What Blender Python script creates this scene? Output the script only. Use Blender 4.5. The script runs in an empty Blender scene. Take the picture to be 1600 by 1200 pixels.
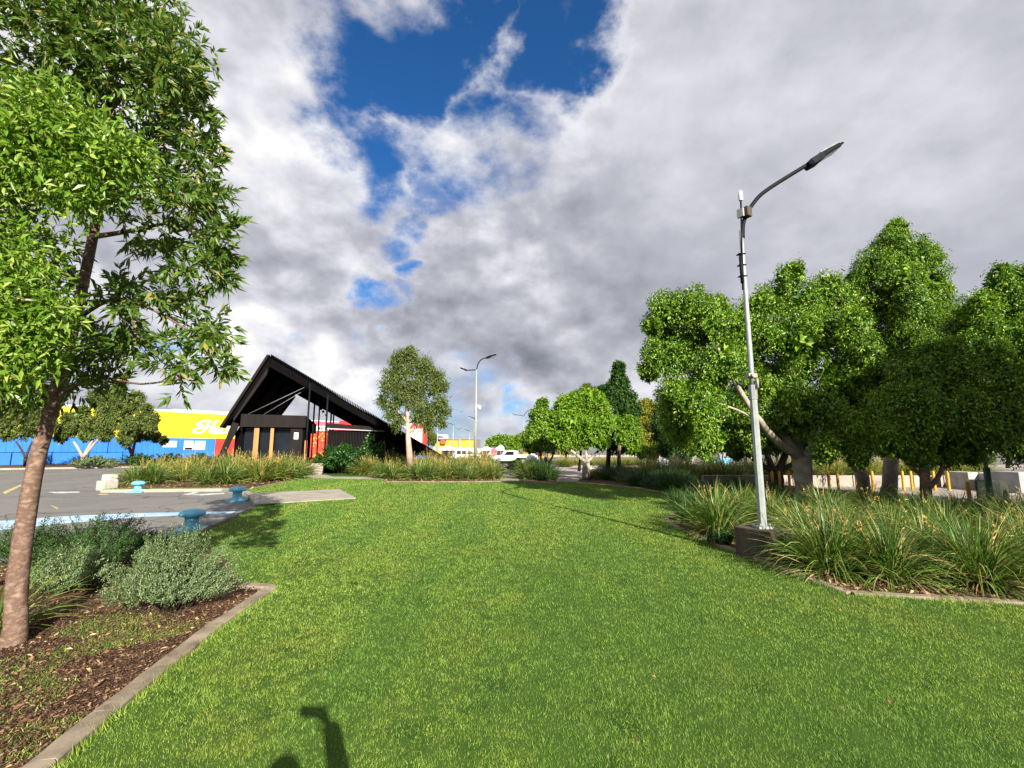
import bpy, bmesh, math, random
import numpy as np
from mathutils import Vector, Matrix
R = math.radians
sc = bpy.context.scene
col = sc.collection
# ---------------------------------------------------------------- camera
CAM_H, PITCH, FPX = 1.8, R(8.06), 720.0
cam_d = bpy.data.cameras.new("camera"); cam = bpy.data.objects.new("camera", cam_d); col.objects.link(cam)
cam.location = (0, 0, CAM_H); cam.rotation_euler = (R(90) + PITCH, 0, 0)
cam_d.sensor_width = 36; cam_d.lens = FPX / 1600 * 36; cam_d.clip_start = 0.02; cam_d.clip_end = 3000
sc.camera = cam
sc.render.resolution_x = 1024; sc.render.resolution_y = 768
# ---------------------------------------------------------------- exposure, sun
sc.view_settings.view_transform = 'Standard'; sc.view_settings.look = 'None'
sc.view_settings.gamma = 1; sc.view_settings.exposure = 1.27
sc.render.engine = 'CYCLES'
sc.cycles.max_bounces = 4; sc.cycles.diffuse_bounces = 1; sc.cycles.glossy_bounces = 2
sc.cycles.transmission_bounces = 3; sc.cycles.transparent_max_bounces = 4
sc.cycles.caustics_reflective = False; sc.cycles.caustics_refractive = False
sc.cycles.use_denoising = True
SUN_TRAVEL = Vector((-0.43, 1.088, -0.558)).normalized()
TO_SUN = -SUN_TRAVEL
sun_d = bpy.data.lights.new("sun", 'SUN'); sun = bpy.data.objects.new("sun", sun_d); col.objects.link(sun)
sun_d.energy = 5.0; sun_d.angle = R(0.5); sun_d.color = (1.0, 0.93, 0.80)
sun.rotation_euler = SUN_TRAVEL.to_track_quat('-Z', 'Y').to_euler(); sun.location = (8, -20, 14)

def ray(px, py):
    d = (px - 800) / FPX; v = (py - 600) / FPX
    c, s = math.cos(PITCH), math.sin(PITCH)
    return Vector((d, c + v * s, s - v * c))
def G(px, py, z=0.0):
    r = ray(px, py); t = (z - CAM_H) / r.z
    return Vector((r.x * t, r.y * t, z))
def W(px, py, Y):
    r = ray(px, py); t = Y / r.y
    return Vector((r.x * t, Y, CAM_H + r.z * t))

# ---------------------------------------------------------------- node helper
class NT:
    def __init__(s, tree): s.t = tree; s.n = tree.nodes; s.l = tree.links
    def new(s, typ, **kw):
        n = s.n.new(typ)
        for k, v in kw.items(): setattr(n, k, v)
        return n
    def put(s, sock, v):
        if isinstance(v, bpy.types.NodeSocket): s.l.new(v, sock)
        elif v is not None:
            if hasattr(sock, 'default_value') and not isinstance(v, (int, float)) and len(v) == 3 and sock.type == 'RGBA': v = (*v, 1)
            sock.default_value = v
    def m(s, op, a, b=None, c=None, clamp=False):
        n = s.new('ShaderNodeMath', operation=op, use_clamp=clamp)
        s.put(n.inputs[0], a)
        if b is not None: s.put(n.inputs[1], b)
        if c is not None: s.put(n.inputs[2], c)
        return n.outputs[0]
    def vm(s, op, a, b=None, out=0, scale=None):
        n = s.new('ShaderNodeVectorMath', operation=op)
        s.put(n.inputs[0], a)
        if b is not None: s.put(n.inputs[1], b)
        if scale is not None: s.put(n.inputs['Scale'], scale)
        return n.outputs[out]
    def noise(s, vec, scale, detail=3, rough=0.5, dist=0, dim='3D', out=0):
        n = s.new('ShaderNodeTexNoise', noise_dimensions=dim)
        if vec is not None: s.l.new(vec, n.inputs['Vector'])
        n.inputs['Scale'].default_value = scale; n.inputs['Detail'].default_value = detail
        n.inputs['Roughness'].default_value = rough; n.inputs['Distortion'].default_value = dist
        return n.outputs[out]
    def sstep(s, v, a, b, lo=0.0, hi=1.0):
        n = s.new('ShaderNodeMapRange', interpolation_type='SMOOTHSTEP')
        s.put(n.inputs[0], v); s.put(n.inputs[1], a); s.put(n.inputs[2], b)
        n.inputs[3].default_value = lo; n.inputs[4].default_value = hi
        return n.outputs[0]
    def mix(s, f, a, b, typ='MIX'):
        n = s.new('ShaderNodeMix', data_type='RGBA', blend_type=typ)
        s.put(n.inputs[0], f); s.put(n.inputs[6], a); s.put(n.inputs[7], b)
        return n.outputs[2]
    def ramp(s, f, stops, interp='LINEAR'):
        n = s.new('ShaderNodeValToRGB'); r = n.color_ramp; r.interpolation = interp
        while len(r.elements) < len(stops): r.elements.new(0.5)
        for e, (p, c) in zip(r.elements, stops): e.position = p; e.color = (*c, 1)
        s.put(n.inputs[0], f)
        return n.outputs[0]
    def xyz(s, v):
        n = s.new('ShaderNodeSeparateXYZ'); s.l.new(v, n.inputs[0]); return n.outputs
    def comb(s, x, y, z):
        n = s.new('ShaderNodeCombineXYZ')
        for i, q in enumerate((x, y, z)): s.put(n.inputs[i], q)
        return n.outputs[0]

# ---------------------------------------------------------------- world: physical sky behind broken cloud
SKY_GAIN = 0.40
world = bpy.data.worlds.new("World"); sc.world = world; world.use_nodes = True
w = NT(world.node_tree); w.n.clear()
out = w.new('ShaderNodeOutputWorld'); bg = w.new('ShaderNodeBackground')
sky = w.new('ShaderNodeTexSky', sky_type='NISHITA'); sky.sun_disc = False
sky.sun_elevation = math.asin(TO_SUN.z); sky.sun_rotation = math.atan2(TO_SUN.x, TO_SUN.y)
sky.air_density = 1.0; sky.dust_density = 0.3; sky.ozone_density = 2.5
tc = w.new('ShaderNodeTexCoord'); D = tc.outputs['Generated']
wx, wy, wz = w.xyz(D)[0:3]
den = w.m('ADD', w.m('MAXIMUM', wz, 0.0), 0.32)
P = w.comb(w.m('DIVIDE', wx, den), w.m('DIVIDE', wy, den), 0.0)
D2 = w.vm('MULTIPLY', D, (1.0, 1.0, 1.45))
# warped direction gives the openings in the cloud their ragged edge
wn = w.noise(D2, 3.2, 8, 0.60, out=1)
warp = w.vm('SCALE', w.vm('SUBTRACT', wn, (0.5, 0.5, 0.5)), scale=0.50)
DW = w.vm('ADD', D, warp)
DS = w.vm('ADD', D, w.vm('SCALE', w.vm('SUBTRACT', wn, (0.5, 0.5, 0.5)), scale=0.20))
def gapsum(items, vec, soft=1.5):
    tot = None
    for px, py, rpx, k in items:
        dv = ray(px, py).normalized(); rad = rpx / FPX / (ray(px, py).length)
        dist = w.vm('DISTANCE', vec, tuple(dv), out=1)
        g = w.m('MULTIPLY', w.sstep(dist, rad * soft, rad * 0.1), k)
        tot = g if tot is None else w.m('MAXIMUM', tot, g)
    return tot
gaps = gapsum([(610, 60, 115, 1.0), (620, 140, 90, .95), (660, 60, 90, .9), (700, 10, 90, .95), (830, 20, 100, .95), (910, 0, 80, .9), (560, 10, 60, .8), (790, 90, 60, .72), (760, 60, 60, .6),
               (745, 215, 100, .8), (690, 190, 70, .7), (600, 235, 80, .78), (700, 290, 50, .6), (840, 170, 40, .45), (560, 300, 40, .35), (650, 340, 30, .5), (650, 300, 45, .45), (800, 240, 40, .55), (640, 380, 45, .66), (655, 440, 30, .6),
               (545, 485, 42, .62), (620, 490, 26, .45), (340, 10, 50, .5), (590, 578, 26, .5), (335, 495, 50, .55), (800, 618, 40, .6), (430, 530, 26, .45),
               (690, 660, 90, .5), (850, 660, 60, .4), (-350, 150, 160, .8), (2100, 300, 120, .6), (-900, 100, 300, .8), (2600, 100, 300, .8)], DW, 1.85)
dens = w.m('ADD', w.m('MULTIPLY', w.noise(D2, 2.6, 8, 0.58), 0.55), w.m('MULTIPLY', w.noise(D2, 9.0, 7, 0.60), 0.45))
d2 = w.m('SUBTRACT', w.m('ADD', dens, 0.30), w.m('MULTIPLY', gaps, 0.92))
alpha = w.sstep(d2, 0.10, 0.66)
# light and dark inside the cloud: tops and thin edges are bright, undersides and thick parts grey
def puff(sc_, det, off, rough=.52):
    n0 = w.noise(D2, sc_, det, rough, .15); n1 = w.noise(w.vm('ADD', D2, (0.25 * off, 0, off)), sc_, det, rough, .15)
    return w.m('SUBTRACT', n0, n1), n0
e1, n1_ = puff(3.4, 5, .10)
e2, n2_ = puff(8.5, 5, .04)
low = w.noise(P, 1.1, 4, 0.5)
thick = w.sstep(d2, 0.52, 0.85)
dark = gapsum([(850, 500, 200, 1.0), (640, 480, 120, .5), (1000, 450, 180, .85), (700, 590, 130, .7), (470, 390, 110, .45), (930, 590, 120, .6), (1180, 380, 240, .5), (820, 400, 140, .6),
               (1500, 330, 330, .35), (1250, 80, 260, .16), (420, 560, 60, .5), (560, 500, 50, .5)], DS, 1.6)
bright = gapsum([(430, 465, 60, 1.0), (500, 570, 55, 1.0), (570, 600, 45, .9), (780, 655, 50, .7), (330, 180, 230, .5), (500, 250, 170, .45), (740, 110, 90, .8), (900, 140, 110, .6), (640, 250, 100, .55), (520, 470, 50, .5),
                 (370, 560, 60, .9), (1000, 625, 50, .8), (300, 640, 80, .6), (1060, 220, 140, .22), (1300, 250, 140, .12), (880, 640, 50, .5)], DS)
veil = w.m('MULTIPLY', w.sstep(w.m('ADD', wx, w.m('MULTIPLY', wz, 0.35)), 0.55, 0.15), w.sstep(wz, 0.9, 0.35, 0.35, 1.0))   # smooth sheet of cloud to the right and overhead
veil = w.m('ADD', 0.22, w.m('MULTIPLY', veil, 0.78))
lum = w.m('ADD', 0.645, w.m('MULTIPLY', w.m('MULTIPLY', e1, 0.7), veil))
lum = w.m('ADD', lum, w.m('MULTIPLY', w.m('MULTIPLY', e2, 0.9), veil))
lum = w.m('ADD', lum, w.m('MULTIPLY', w.m('SUBTRACT', n1_, 0.5), 0.42))
lum = w.m('ADD', lum, w.m('MULTIPLY', w.m('SUBTRACT', low, 0.5), 0.35))
lum = w.m('ADD', lum, w.m('MULTIPLY', bright, 0.34))
lum = w.m('SUBTRACT', lum, w.m('MULTIPLY', dark, 0.15))
lum = w.m('ADD', lum, w.m('MULTIPLY', w.m('SUBTRACT', 1.0, thick), 0.12), clamp=True)
ccol = w.ramp(lum, [(0.0, (0.16, 0.175, 0.215)), (0.3, (0.30, 0.318, 0.375)), (0.6, (0.54, 0.548, 0.62)), (0.85, (0.86, 0.865, 0.92)), (1.0, (1.08, 1.07, 1.06))])
skyc = w.mix(1.0, sky.outputs[0], (0.066 * 0.50, 0.066 * 1.40, 0.066 * 2.25), 'MULTIPLY')
# pale air low at the horizon
hz = w.sstep(wz, 0.16, -0.01)
skyc = w.mix(w.m('MULTIPLY', hz, 0.8), skyc, (0.33, 0.42, 0.55))
alpha = w.m('MULTIPLY', alpha, w.sstep(wz, -0.01, 0.05, 0.55, 1.0))
allc = w.mix(alpha, skyc, ccol)
w.l.new(allc, bg.inputs[0]); bg.inputs[1].default_value = SKY_GAIN
w.l.new(bg.outputs[0], out.inputs[0])
try:
    world.cycles.sampling_method = 'MANUAL'; world.cycles.sample_map_resolution = 512
except Exception: pass

# ---------------------------------------------------------------- object helpers
def tag(o, label=None, cat=None, group=None, kind=None):
    if label: o['label'] = label
    if cat: o['category'] = cat
    if group: o['group'] = group
    if kind: o['kind'] = kind
    return o
def empty(name, loc=(0, 0, 0), rz=0, label=None, cat=None, group=None):
    o = bpy.data.objects.new(name, None); col.objects.link(o); o.location = loc; o.rotation_euler = (0, 0, rz)
    return tag(o, label, cat, group)
def link(name, me, parent=None):
    o = bpy.data.objects.new(name, me); col.objects.link(o)
    if parent is not None:
        o.parent = parent
    return o
def world_child(o, parent):
    """geometry given in world coordinates, parented to a moved/rotated root"""
    o.parent = parent
    bm = Matrix.LocRotScale(parent.location, parent.rotation_euler, parent.scale).inverted()
    o.data.transform(bm)
    return o
def mesh_np(name, V, F, mats, fm=None, smooth=False):
    V = np.asarray(V, dtype=np.float32).reshape(-1, 3); F = np.asarray(F, dtype=np.int32)
    k = F.shape[1]; me = bpy.data.meshes.new(name)
    me.vertices.add(len(V)); me.vertices.foreach_set('co', V.ravel())
    me.loops.add(F.size); me.loops.foreach_set('vertex_index', F.ravel())
    me.polygons.add(len(F)); me.polygons.foreach_set('loop_start', np.arange(0, F.size, k, dtype=np.int32))
    if mats is not None:
        for m_ in (mats if isinstance(mats, (list, tuple)) else [mats]): me.materials.append(m_)
    if fm is not None: me.polygons.foreach_set('material_index', np.asarray(fm, dtype=np.int32))
    me.update(calc_edges=True)
    if not smooth: me.polygons.foreach_set('use_smooth', np.zeros(len(F), dtype=bool))
    else: me.polygons.foreach_set('use_smooth', np.ones(len(F), dtype=bool))
    return me
class MB:
    """collects simple solids, then links them as one mesh object"""
    def __init__(s): s.v = []; s.f = []; s.sm = []; s.mi = []
    def add(s, vs, fs, smooth=False, mi=0):
        b = len(s.v); s.v += [tuple(v) for v in vs]
        s.f += [tuple(b + i for i in f) for f in fs]; s.sm += [smooth] * len(fs); s.mi += [mi] * len(fs)
    def box(s, a, b, mi=0, M=None):
        x0, y0, z0 = a; x1, y1, z1 = b
        vs = [Vector(p) for p in ((x0,y0,z0),(x1,y0,z0),(x1,y1,z0),(x0,y1,z0),(x0,y0,z1),(x1,y0,z1),(x1,y1,z1),(x0,y1,z1))]
        if M is not None: vs = [M @ v for v in vs]
        s.add(vs, [(0,3,2,1),(4,5,6,7),(0,1,5,4),(1,2,6,5),(2,3,7,6),(3,0,4,7)], mi=mi)
    def hexa(s, vs, mi=0):
        s.add(vs, [(0,3,2,1),(4,5,6,7),(0,1,5,4),(1,2,6,5),(2,3,7,6),(3,0,4,7)], mi=mi)
    def beam(s, a, b, w_, h_, up=Vector((0, 0, 1)), mi=0):
        a, b = Vector(a), Vector(b); d = (b - a).normalized(); side = d.cross(up).normalized()
        u = side.cross(d).normalized(); vs = []
        for p in (a, b):
            for sx, sy in ((-1,-1),(1,-1),(1,1),(-1,1)): vs.append(p + side * sx * w_ / 2 + u * sy * h_ / 2)
        s.add(vs, [(0,3,2,1),(4,5,6,7),(0,1,5,4),(1,2,6,5),(2,3,7,6),(3,0,4,7)], mi=mi)
    def tube(s, pts, rad, n=8, mi=0, cap=True, smooth=True, wob=0, seed=0):
        rnd = random.Random(seed)
        pts = [Vector(p) for p in pts]
        if not isinstance(rad, (list, tuple)): rad = [rad] * len(pts)
        vs = []; prev = None
        for i, p in enumerate(pts):
            d = (pts[min(i+1, len(pts)-1)] - pts[max(i-1, 0)]).normalized()
            if prev is None:
                a = d.orthogonal().normalized()
            else:
                a = (prev - d * prev.dot(d)).normalized()
            prev = a; b = d.cross(a)
            for k in range(n):
                t = 2 * math.pi * k / n; r = rad[i] * (1 + (rnd.random() - .5) * wob)
                vs.append(p + (a * math.cos(t) + b * math.sin(t)) * r)
        fs = []
        for i in range(len(pts) - 1):
            for k in range(n):
                fs.append((i*n+k, i*n+(k+1) % n, (i+1)*n+(k+1) % n, (i+1)*n+k))
        s.add(vs, fs, smooth, mi)
        if cap:
            b0 = len(s.v) - len(vs)
            s.f.append(tuple(b0 + k for k in reversed(range(n)))); s.sm.append(False); s.mi.append(mi)
            s.f.append(tuple(b0 + (len(pts)-1)*n + k for k in range(n))); s.sm.append(False); s.mi.append(mi)
    def lathe(s, prof, n=20, c=(0, 0, 0), mi=0, smooth=True):
        vs = []; c = Vector(c)
        for r, z in prof:
            for k in range(n):
                t = 2 * math.pi * k / n; vs.append(c + Vector((r * math.cos(t), r * math.sin(t), z)))
        fs = [(i*n+k, i*n+(k+1) % n, (i+1)*n+(k+1) % n, (i+1)*n+k) for i in range(len(prof)-1) for k in range(n)]
        s.add(vs, fs, smooth, mi)
    def prism(s, pts, z0, z1, mi=0):
        n = len(pts); vs = [(p[0], p[1], z0) for p in pts] + [(p[0], p[1], z1) for p in pts]
        fs = [tuple(reversed(range(n))), tuple(range(n, 2*n))] + [(i, (i+1) % n, n+(i+1) % n, n+i) for i in range(n)]
        s.add(vs, fs, mi=mi)
    def build(s, name, mats, parent=None, wparent=None, bevel=0):
        me = bpy.data.meshes.new(name); me.from_pydata(s.v, [], s.f)
        for m_ in (mats if isinstance(mats, (list, tuple)) else [mats]): me.materials.append(m_)
        me.polygons.foreach_set('use_smooth', s.sm); me.polygons.foreach_set('material_index', s.mi); me.update()
        if bevel:
            bm = bmesh.new(); bm.from_mesh(me)
            es = [e for e in bm.edges if e.is_manifold and e.calc_face_angle(0) > 0.6]
            bmesh.ops.bevel(bm, geom=es, offset=bevel, segments=2, profile=.6, affect='EDGES', clamp_overlap=True)
            bm.to_mesh(me); bm.free()
        o = link(name, me, parent)
        if wparent is not None: world_child(o, wparent)
        return o
def clone(root, loc, rz=0, scale=1.0, label=None, group=None):
    c = root.copy(); col.objects.link(c); c.location = loc; c.rotation_euler = (0, 0, rz); c.scale = (scale,) * 3 if not isinstance(scale, tuple) else scale
    if label: c['label'] = label
    if group: c['group'] = group
    for ch in list(root.children):
        d = ch.copy(); col.objects.link(d); d.parent = c
        for g in list(ch.children):
            e = g.copy(); col.objects.link(e); e.parent = d
    return c

# ---------------------------------------------------------------- materials
def pmat(name, c1, c2=None, scale=4, rough=0.7, bump=0.0, bscale=None, detail=5, metal=0, spec=0.5, c3=None, coord='Object', stretch=None, lo=.35, hi=.65, coat=0):
    m_ = bpy.data.materials.new(name); m_.use_nodes = True; t = NT(m_.node_tree)
    b = t.n['Principled BSDF']; b.inputs['Roughness'].default_value = rough; b.inputs['Metallic'].default_value = metal
    b.inputs['Specular IOR Level'].default_value = spec; b.inputs['Coat Weight'].default_value = coat
    vec = t.new('ShaderNodeTexCoord').outputs[coord]
    if stretch: vec = t.vm('MULTIPLY', vec, stretch)
    if c2 is None: c2 = tuple(c * .85 for c in c1)
    n1 = t.noise(vec, scale, detail, 0.6)
    cc = t.ramp(n1, [(lo, c1), (hi, c2)] if c3 is None else [(lo, c1), ((lo + hi) / 2, c2), (hi, c3)])
    fine = t.noise(vec, scale * 11, 3, 0.6)
    cc = t.mix(t.sstep(fine, .3, .7, 0, .22), cc, tuple(c * .6 for c in c1))
    t.l.new(cc, b.inputs['Base Color'])
    if bump:
        bn = t.new('ShaderNodeBump'); bn.inputs['Strength'].default_value = bump
        t.l.new(t.noise(vec, bscale or scale * 6, 5, 0.65), bn.inputs['Height']); t.l.new(bn.outputs[0], b.inputs['Normal'])
    return m_
def leafmat(name, stops, transl=0.3, rough=0.45, patch=None, pscale=0.7, spec=0.35, patch2=None, pscale2=.3):
    """stops: ramp of leaf colours, picked per leaf; patch: colour that takes over in patches"""
    m_ = bpy.data.materials.new(name); m_.use_nodes = True; t = NT(m_.node_tree)
    b = t.n['Principled BSDF']; b.inputs['Roughness'].default_value = rough; b.inputs['Specular IOR Level'].default_value = spec
    rnd = t.new('ShaderNodeNewGeometry').outputs['Random Per Island']
    cc = t.ramp(rnd, stops)
    pos = t.new('ShaderNodeTexCoord').outputs['Object']
    if patch:
        cc = t.mix(t.sstep(t.noise(pos, pscale, 4, .6), .48, .68, 0, .7), cc, patch)
    if patch2:
        cc = t.mix(t.sstep(t.noise(t.vm('MULTIPLY', t.vm('ADD', pos, (31.0, 7.0, 0)), (1.0, .16, 1.0)), pscale2, 3, .6, .3), .42, .60, 0, .8), cc, t.mix(1.0, cc, patch2, 'MULTIPLY'))
    t.l.new(cc, b.inputs['Base Color'])
    tr = t.new('ShaderNodeBsdfTranslucent'); t.l.new(t.mix(1.0, cc, (1.25, 1.3, .55), 'MULTIPLY'), tr.inputs[0])
    mx = t.new('ShaderNodeMixShader'); mx.inputs[0].default_value = transl
    t.l.new(b.outputs[0], mx.inputs[1]); t.l.new(tr.outputs[0], mx.inputs[2])
    t.l.new(mx.outputs[0], t.n['Material Output'].inputs[0])
    return m_
M = {}
M['asphalt'] = pmat('asphalt', (0.185, 0.178, 0.166), (0.14, 0.137, 0.13), .35, .9, .25, 60, spec=.3)
def weather(m_, scale=.25, dirt=(.55, .53, .5), crack=0.0, amt=.55):
    """adds soft stains and, if asked, hairline cracks to a pmat"""
    t = NT(m_.node_tree); b = t.n['Principled BSDF']; lk = b.inputs['Base Color'].links[0]; src = lk.from_socket
    pos = t.new('ShaderNodeTexCoord').outputs['Object']
    st = t.sstep(t.noise(pos, scale, 6, .65, .8), .5, .72, 0, amt)
    c = t.mix(st, src, t.mix(1.0, src, dirt, 'MULTIPLY'))
    sp = t.sstep(t.noise(pos, scale * 9, 4, .7), .62, .72, 0, amt * .8); c = t.mix(sp, c, t.mix(1.0, c, dirt, 'MULTIPLY'))
    if crack:
        v = t.new('ShaderNodeTexVoronoi', feature='DISTANCE_TO_EDGE'); v.inputs['Scale'].default_value = crack
        wv = t.vm('ADD', pos, t.vm('SCALE', t.noise(pos, crack * 2, 4, .6, out=1), scale=.6 / crack)); t.l.new(wv, v.inputs['Vector'])
        c = t.mix(t.sstep(v.outputs['Distance'], .012, .003, 0, .65), c, (.035, .033, .03))
    t.l.new(c, b.inputs['Base Color'])
weather(M['asphalt'], .22, (.66, .65, .64), .16)
M['concrete'] = pmat('concrete', (0.36, 0.33, 0.28), (0.26, 0.235, 0.20), 1.6, .88, .3, 40, spec=.3)
M['edging'] = pmat('edging', (0.31, 0.255, 0.19), (0.15, 0.115, 0.085), 3.5, .9, .5, 40, spec=.25)
M['plaza'] = pmat('plaza', (0.36, 0.31, 0.27), (0.30, 0.26, 0.23), .8, .88, .1, 30, spec=.3)
M['oldconcrete'] = pmat('old_concrete', (0.11, 0.085, 0.07), (0.028, 0.022, 0.02), 2.2, .92, .5, 30, spec=.2, stretch=(1.6, 1.6, .5))
M['mulch'] = pmat('mulch', (0.042, 0.023, 0.016), (0.11, 0.066, 0.040), 3.0, .95, .9, 45, spec=.1, c3=(0.065, 0.037, 0.024))
M['soil_grass'] = pmat('soil_grass', (0.026, 0.062, 0.010), (0.052, 0.095, 0.016), 2.2, .95, .8, 70, spec=.1, c3=(0.038, 0.078, 0.012))
M['black'] = pmat('black_stain', (0.0042, 0.0036, 0.0040), (0.0028, 0.0024, 0.0028), 3, .9, .1, 20, spec=.04)
M['charcoal'] = pmat('charcoal_board', (0.019, 0.016, 0.0155), (0.013, 0.011, 0.0108), 3, .85, .15, 25, spec=.08, stretch=(1, 1, .15))
M['timber'] = pmat('orange_timber', (0.50, 0.21, 0.05), (0.36, 0.13, 0.03), 4, .6, .1, 20, stretch=(1, 1, .08))
M['white'] = pmat('white_paint', (0.72, 0.72, 0.70), (0.62, 0.62, 0.60), 2, .6)
M['stone'] = pmat('white_stone', (0.44, 0.42, 0.38), (0.30, 0.28, 0.25), 3, .85, .4, 20)
M['blue_wall'] = pmat('blue_wall', (0.012, 0.17, 0.66), (0.010, 0.13, 0.55), .4, .6)
M['yellow_wall'] = pmat('yellow_wall', (0.86, 0.70, 0.004), (0.80, 0.63, 0.004), .4, .6)
M['red_wall'] = pmat('red_wall', (0.62, 0.035, 0.025), (0.50, 0.025, 0.02), .4, .6)
M['pink_wall'] = pmat('pink_wall', (0.72, 0.14, 0.19), (0.62, 0.10, 0.14), .3, .6)
M['orange'] = pmat('orange_wall', (0.78, 0.34, 0.03), (0.68, 0.28, 0.02), .3, .7)
M['yellow'] = pmat('yellow_paint', (0.66, 0.33, 0.012), (0.40, 0.19, 0.01), 9, .6)
M['bollard_blue'] = pmat('bollard_blue', (0.14, 0.48, 0.66), (0.10, 0.38, 0.55), 6, .5, .1, 30)
M['line_white'] = pmat('line_white', (0.62, 0.63, 0.62), (0.30, 0.30, 0.29), 5, .8, lo=.45, hi=.62)
M['line_yellow'] = pmat('line_yellow', (0.52, 0.43, 0.16), (0.25, 0.22, 0.13), 5, .8, lo=.45, hi=.62)
M['line_blue'] = pmat('line_blue', (0.22, 0.42, 0.66), (0.50, 0.55, 0.60), 3, .8, stretch=(.6, 2, 1), lo=.42, hi=.6)
M['galv'] = pmat('galvanised', (0.33, 0.365, 0.36), (0.24, 0.27, 0.265), 9, .5, .05, 60, metal=.2)
M['dark_metal'] = pmat('dark_metal', (0.008, 0.010, 0.015), (0.006, 0.007, 0.011), 8, .6, spec=.1)
M['grey_metal'] = pmat('grey_metal', (0.30, 0.31, 0.32), (0.22, 0.23, 0.24), 8, .5, metal=.3)
M['glass_dark'] = pmat('dark_glass', (0.006, 0.008, 0.012), (0.012, 0.015, 0.02), .8, .08, spec=.35)
M['car_white'] = pmat('car_white', (0.78, 0.78, 0.77), (0.74, 0.74, 0.73), 2, .25, coat=.6)
M['rubber'] = pmat('rubber', (0.02, 0.02, 0.02), None, 8, .8)
M['brick_red'] = pmat('brick_red', (0.34, 0.09, 0.05), (0.27, 0.07, 0.04), 5, .85)
M['granite'] = pmat('granite', (0.33, 0.33, 0.35), (0.22, 0.24, 0.25), 2.5, .7, .1)
M['tent'] = pmat('tent_fabric', (0.80, 0.80, 0.78), (0.74, 0.74, 0.73), 1, .8)
M['lightblue'] = pmat('light_blue', (0.12, 0.42, 0.62), (0.10, 0.36, 0.55), 2, .5)
M['green_paint'] = pmat('green_paint', (0.018, 0.085, 0.055), (0.014, 0.065, 0.045), 6, .5)
M['seat_yellow'] = pmat('seat_pale', (0.72, 0.74, 0.42), (0.80, 0.80, 0.66), 3, .5)
M['bark_brown'] = pmat('bark_brown', (0.30, 0.21, 0.16), (0.10, 0.058, 0.042), 9, .9, 1.0, 45, spec=.15, c3=(0.26, 0.19, 0.15), stretch=(1, 1, 1.6), lo=.3, hi=.68)
M['bark_grey'] = pmat('bark_grey', (0.40, 0.36, 0.30), (0.22, 0.19, 0.155), 3.5, .9, .6, 24, spec=.15, stretch=(1, 1, 1.4))
M['bark_pale'] = pmat('bark_pale', (0.55, 0.40, 0.32), (0.34, 0.22, 0.17), 1.6, .85, .4, 12, spec=.15)
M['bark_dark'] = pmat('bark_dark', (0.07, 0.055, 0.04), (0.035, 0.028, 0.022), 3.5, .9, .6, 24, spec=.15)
g = lambda *a: a
M['leaf_box'] = leafmat('leaf_long', [(0, (0.045, 0.10, 0.012)), (.45, (0.075, 0.15, 0.02)), (.8, (0.13, 0.20, 0.035)), (.93, (0.22, 0.26, 0.06)), (1, (0.30, 0.24, 0.07))], .32, .38)
M['leaf_lime'] = leafmat('leaf_lime', [(0, (0.07, 0.16, 0.012)), (.5, (0.14, 0.26, 0.022)), (.85, (0.24, 0.35, 0.05)), (1, (0.36, 0.42, 0.10))], .3, .38)
M['leaf_ficus'] = leafmat('leaf_ficus', [(0, (0.012, 0.048, 0.005)), (.4, (0.06, 0.15, 0.010)), (.75, (0.16, 0.30, 0.02)), (1, (0.36, 0.47, 0.07))], .22, .38, (0.19, 0.33, .02), 1.1)
M['leaf_bright'] = leafmat('leaf_bright', [(0, (0.06, 0.155, 0.012)), (.5, (0.14, 0.28, 0.016)), (1, (0.27, 0.40, 0.035))], .32, .42)
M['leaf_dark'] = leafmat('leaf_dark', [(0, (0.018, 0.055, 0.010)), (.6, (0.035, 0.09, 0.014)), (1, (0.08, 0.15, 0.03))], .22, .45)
M['leaf_gum'] = leafmat('leaf_gum', [(0, (0.05, 0.085, 0.015)), (.6, (0.10, 0.14, 0.028)), (1, (0.17, 0.20, 0.05))], .25, .45)
M['leaf_yellow'] = leafmat('leaf_yellow', [(0, (0.10, 0.15, 0.012)), (.6, (0.20, 0.22, 0.02)), (1, (0.34, 0.27, 0.03))], .3, .45)
M['leaf_silver'] = leafmat('leaf_silver', [(0, (0.05, 0.10, 0.035)), (.6, (0.13, 0.20, 0.075)), (1, (0.30, 0.36, 0.18))], .2, .5)
M['leaf_ivy'] = leafmat('leaf_ivy', [(0, (0.014, 0.055, 0.010)), (.6, (0.03, 0.095, 0.016)), (1, (0.075, 0.17, 0.035))], .2, .35)
M['blade_lawn'] = leafmat('blade_lawn', [(0, (0.05, 0.135, 0.014)), (.35, (0.145, 0.26, 0.028)), (.7, (0.265, 0.39, 0.05)), (.9, (0.41, 0.50, 0.10)), (.97, (0.36, 0.41, 0.14)), (1, (0.40, 0.33, 0.17))], .25, .5, (0.28, 0.315, 0.055), .8, spec=.25, patch2=(.60, .78, .8), pscale2=.75)
M['blade_clump'] = leafmat('blade_clump', [(0, (0.015, 0.05, 0.008)), (.3, (0.05, 0.125, 0.016)), (.6, (0.12, 0.21, 0.028)), (.82, (0.22, 0.29, 0.06)), (.92, (0.40, 0.39, 0.17)), (1, (0.32, 0.19, 0.085))], .2, .36, spec=.45)
M['blade_yellow'] = leafmat('blade_yellow', [(0, (0.04, 0.10, 0.012)), (.35, (0.09, 0.165, 0.018)), (.65, (0.20, 0.24, 0.04)), (.85, (0.33, 0.31, 0.075)), (1, (0.42, 0.26, 0.11))], .22, .45)
M['blade_dark'] = leafmat('blade_dark', [(0, (0.015, 0.05, 0.012)), (.6, (0.035, 0.09, 0.018)), (1, (0.10, 0.14, 0.04))], .2, .4)
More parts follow.
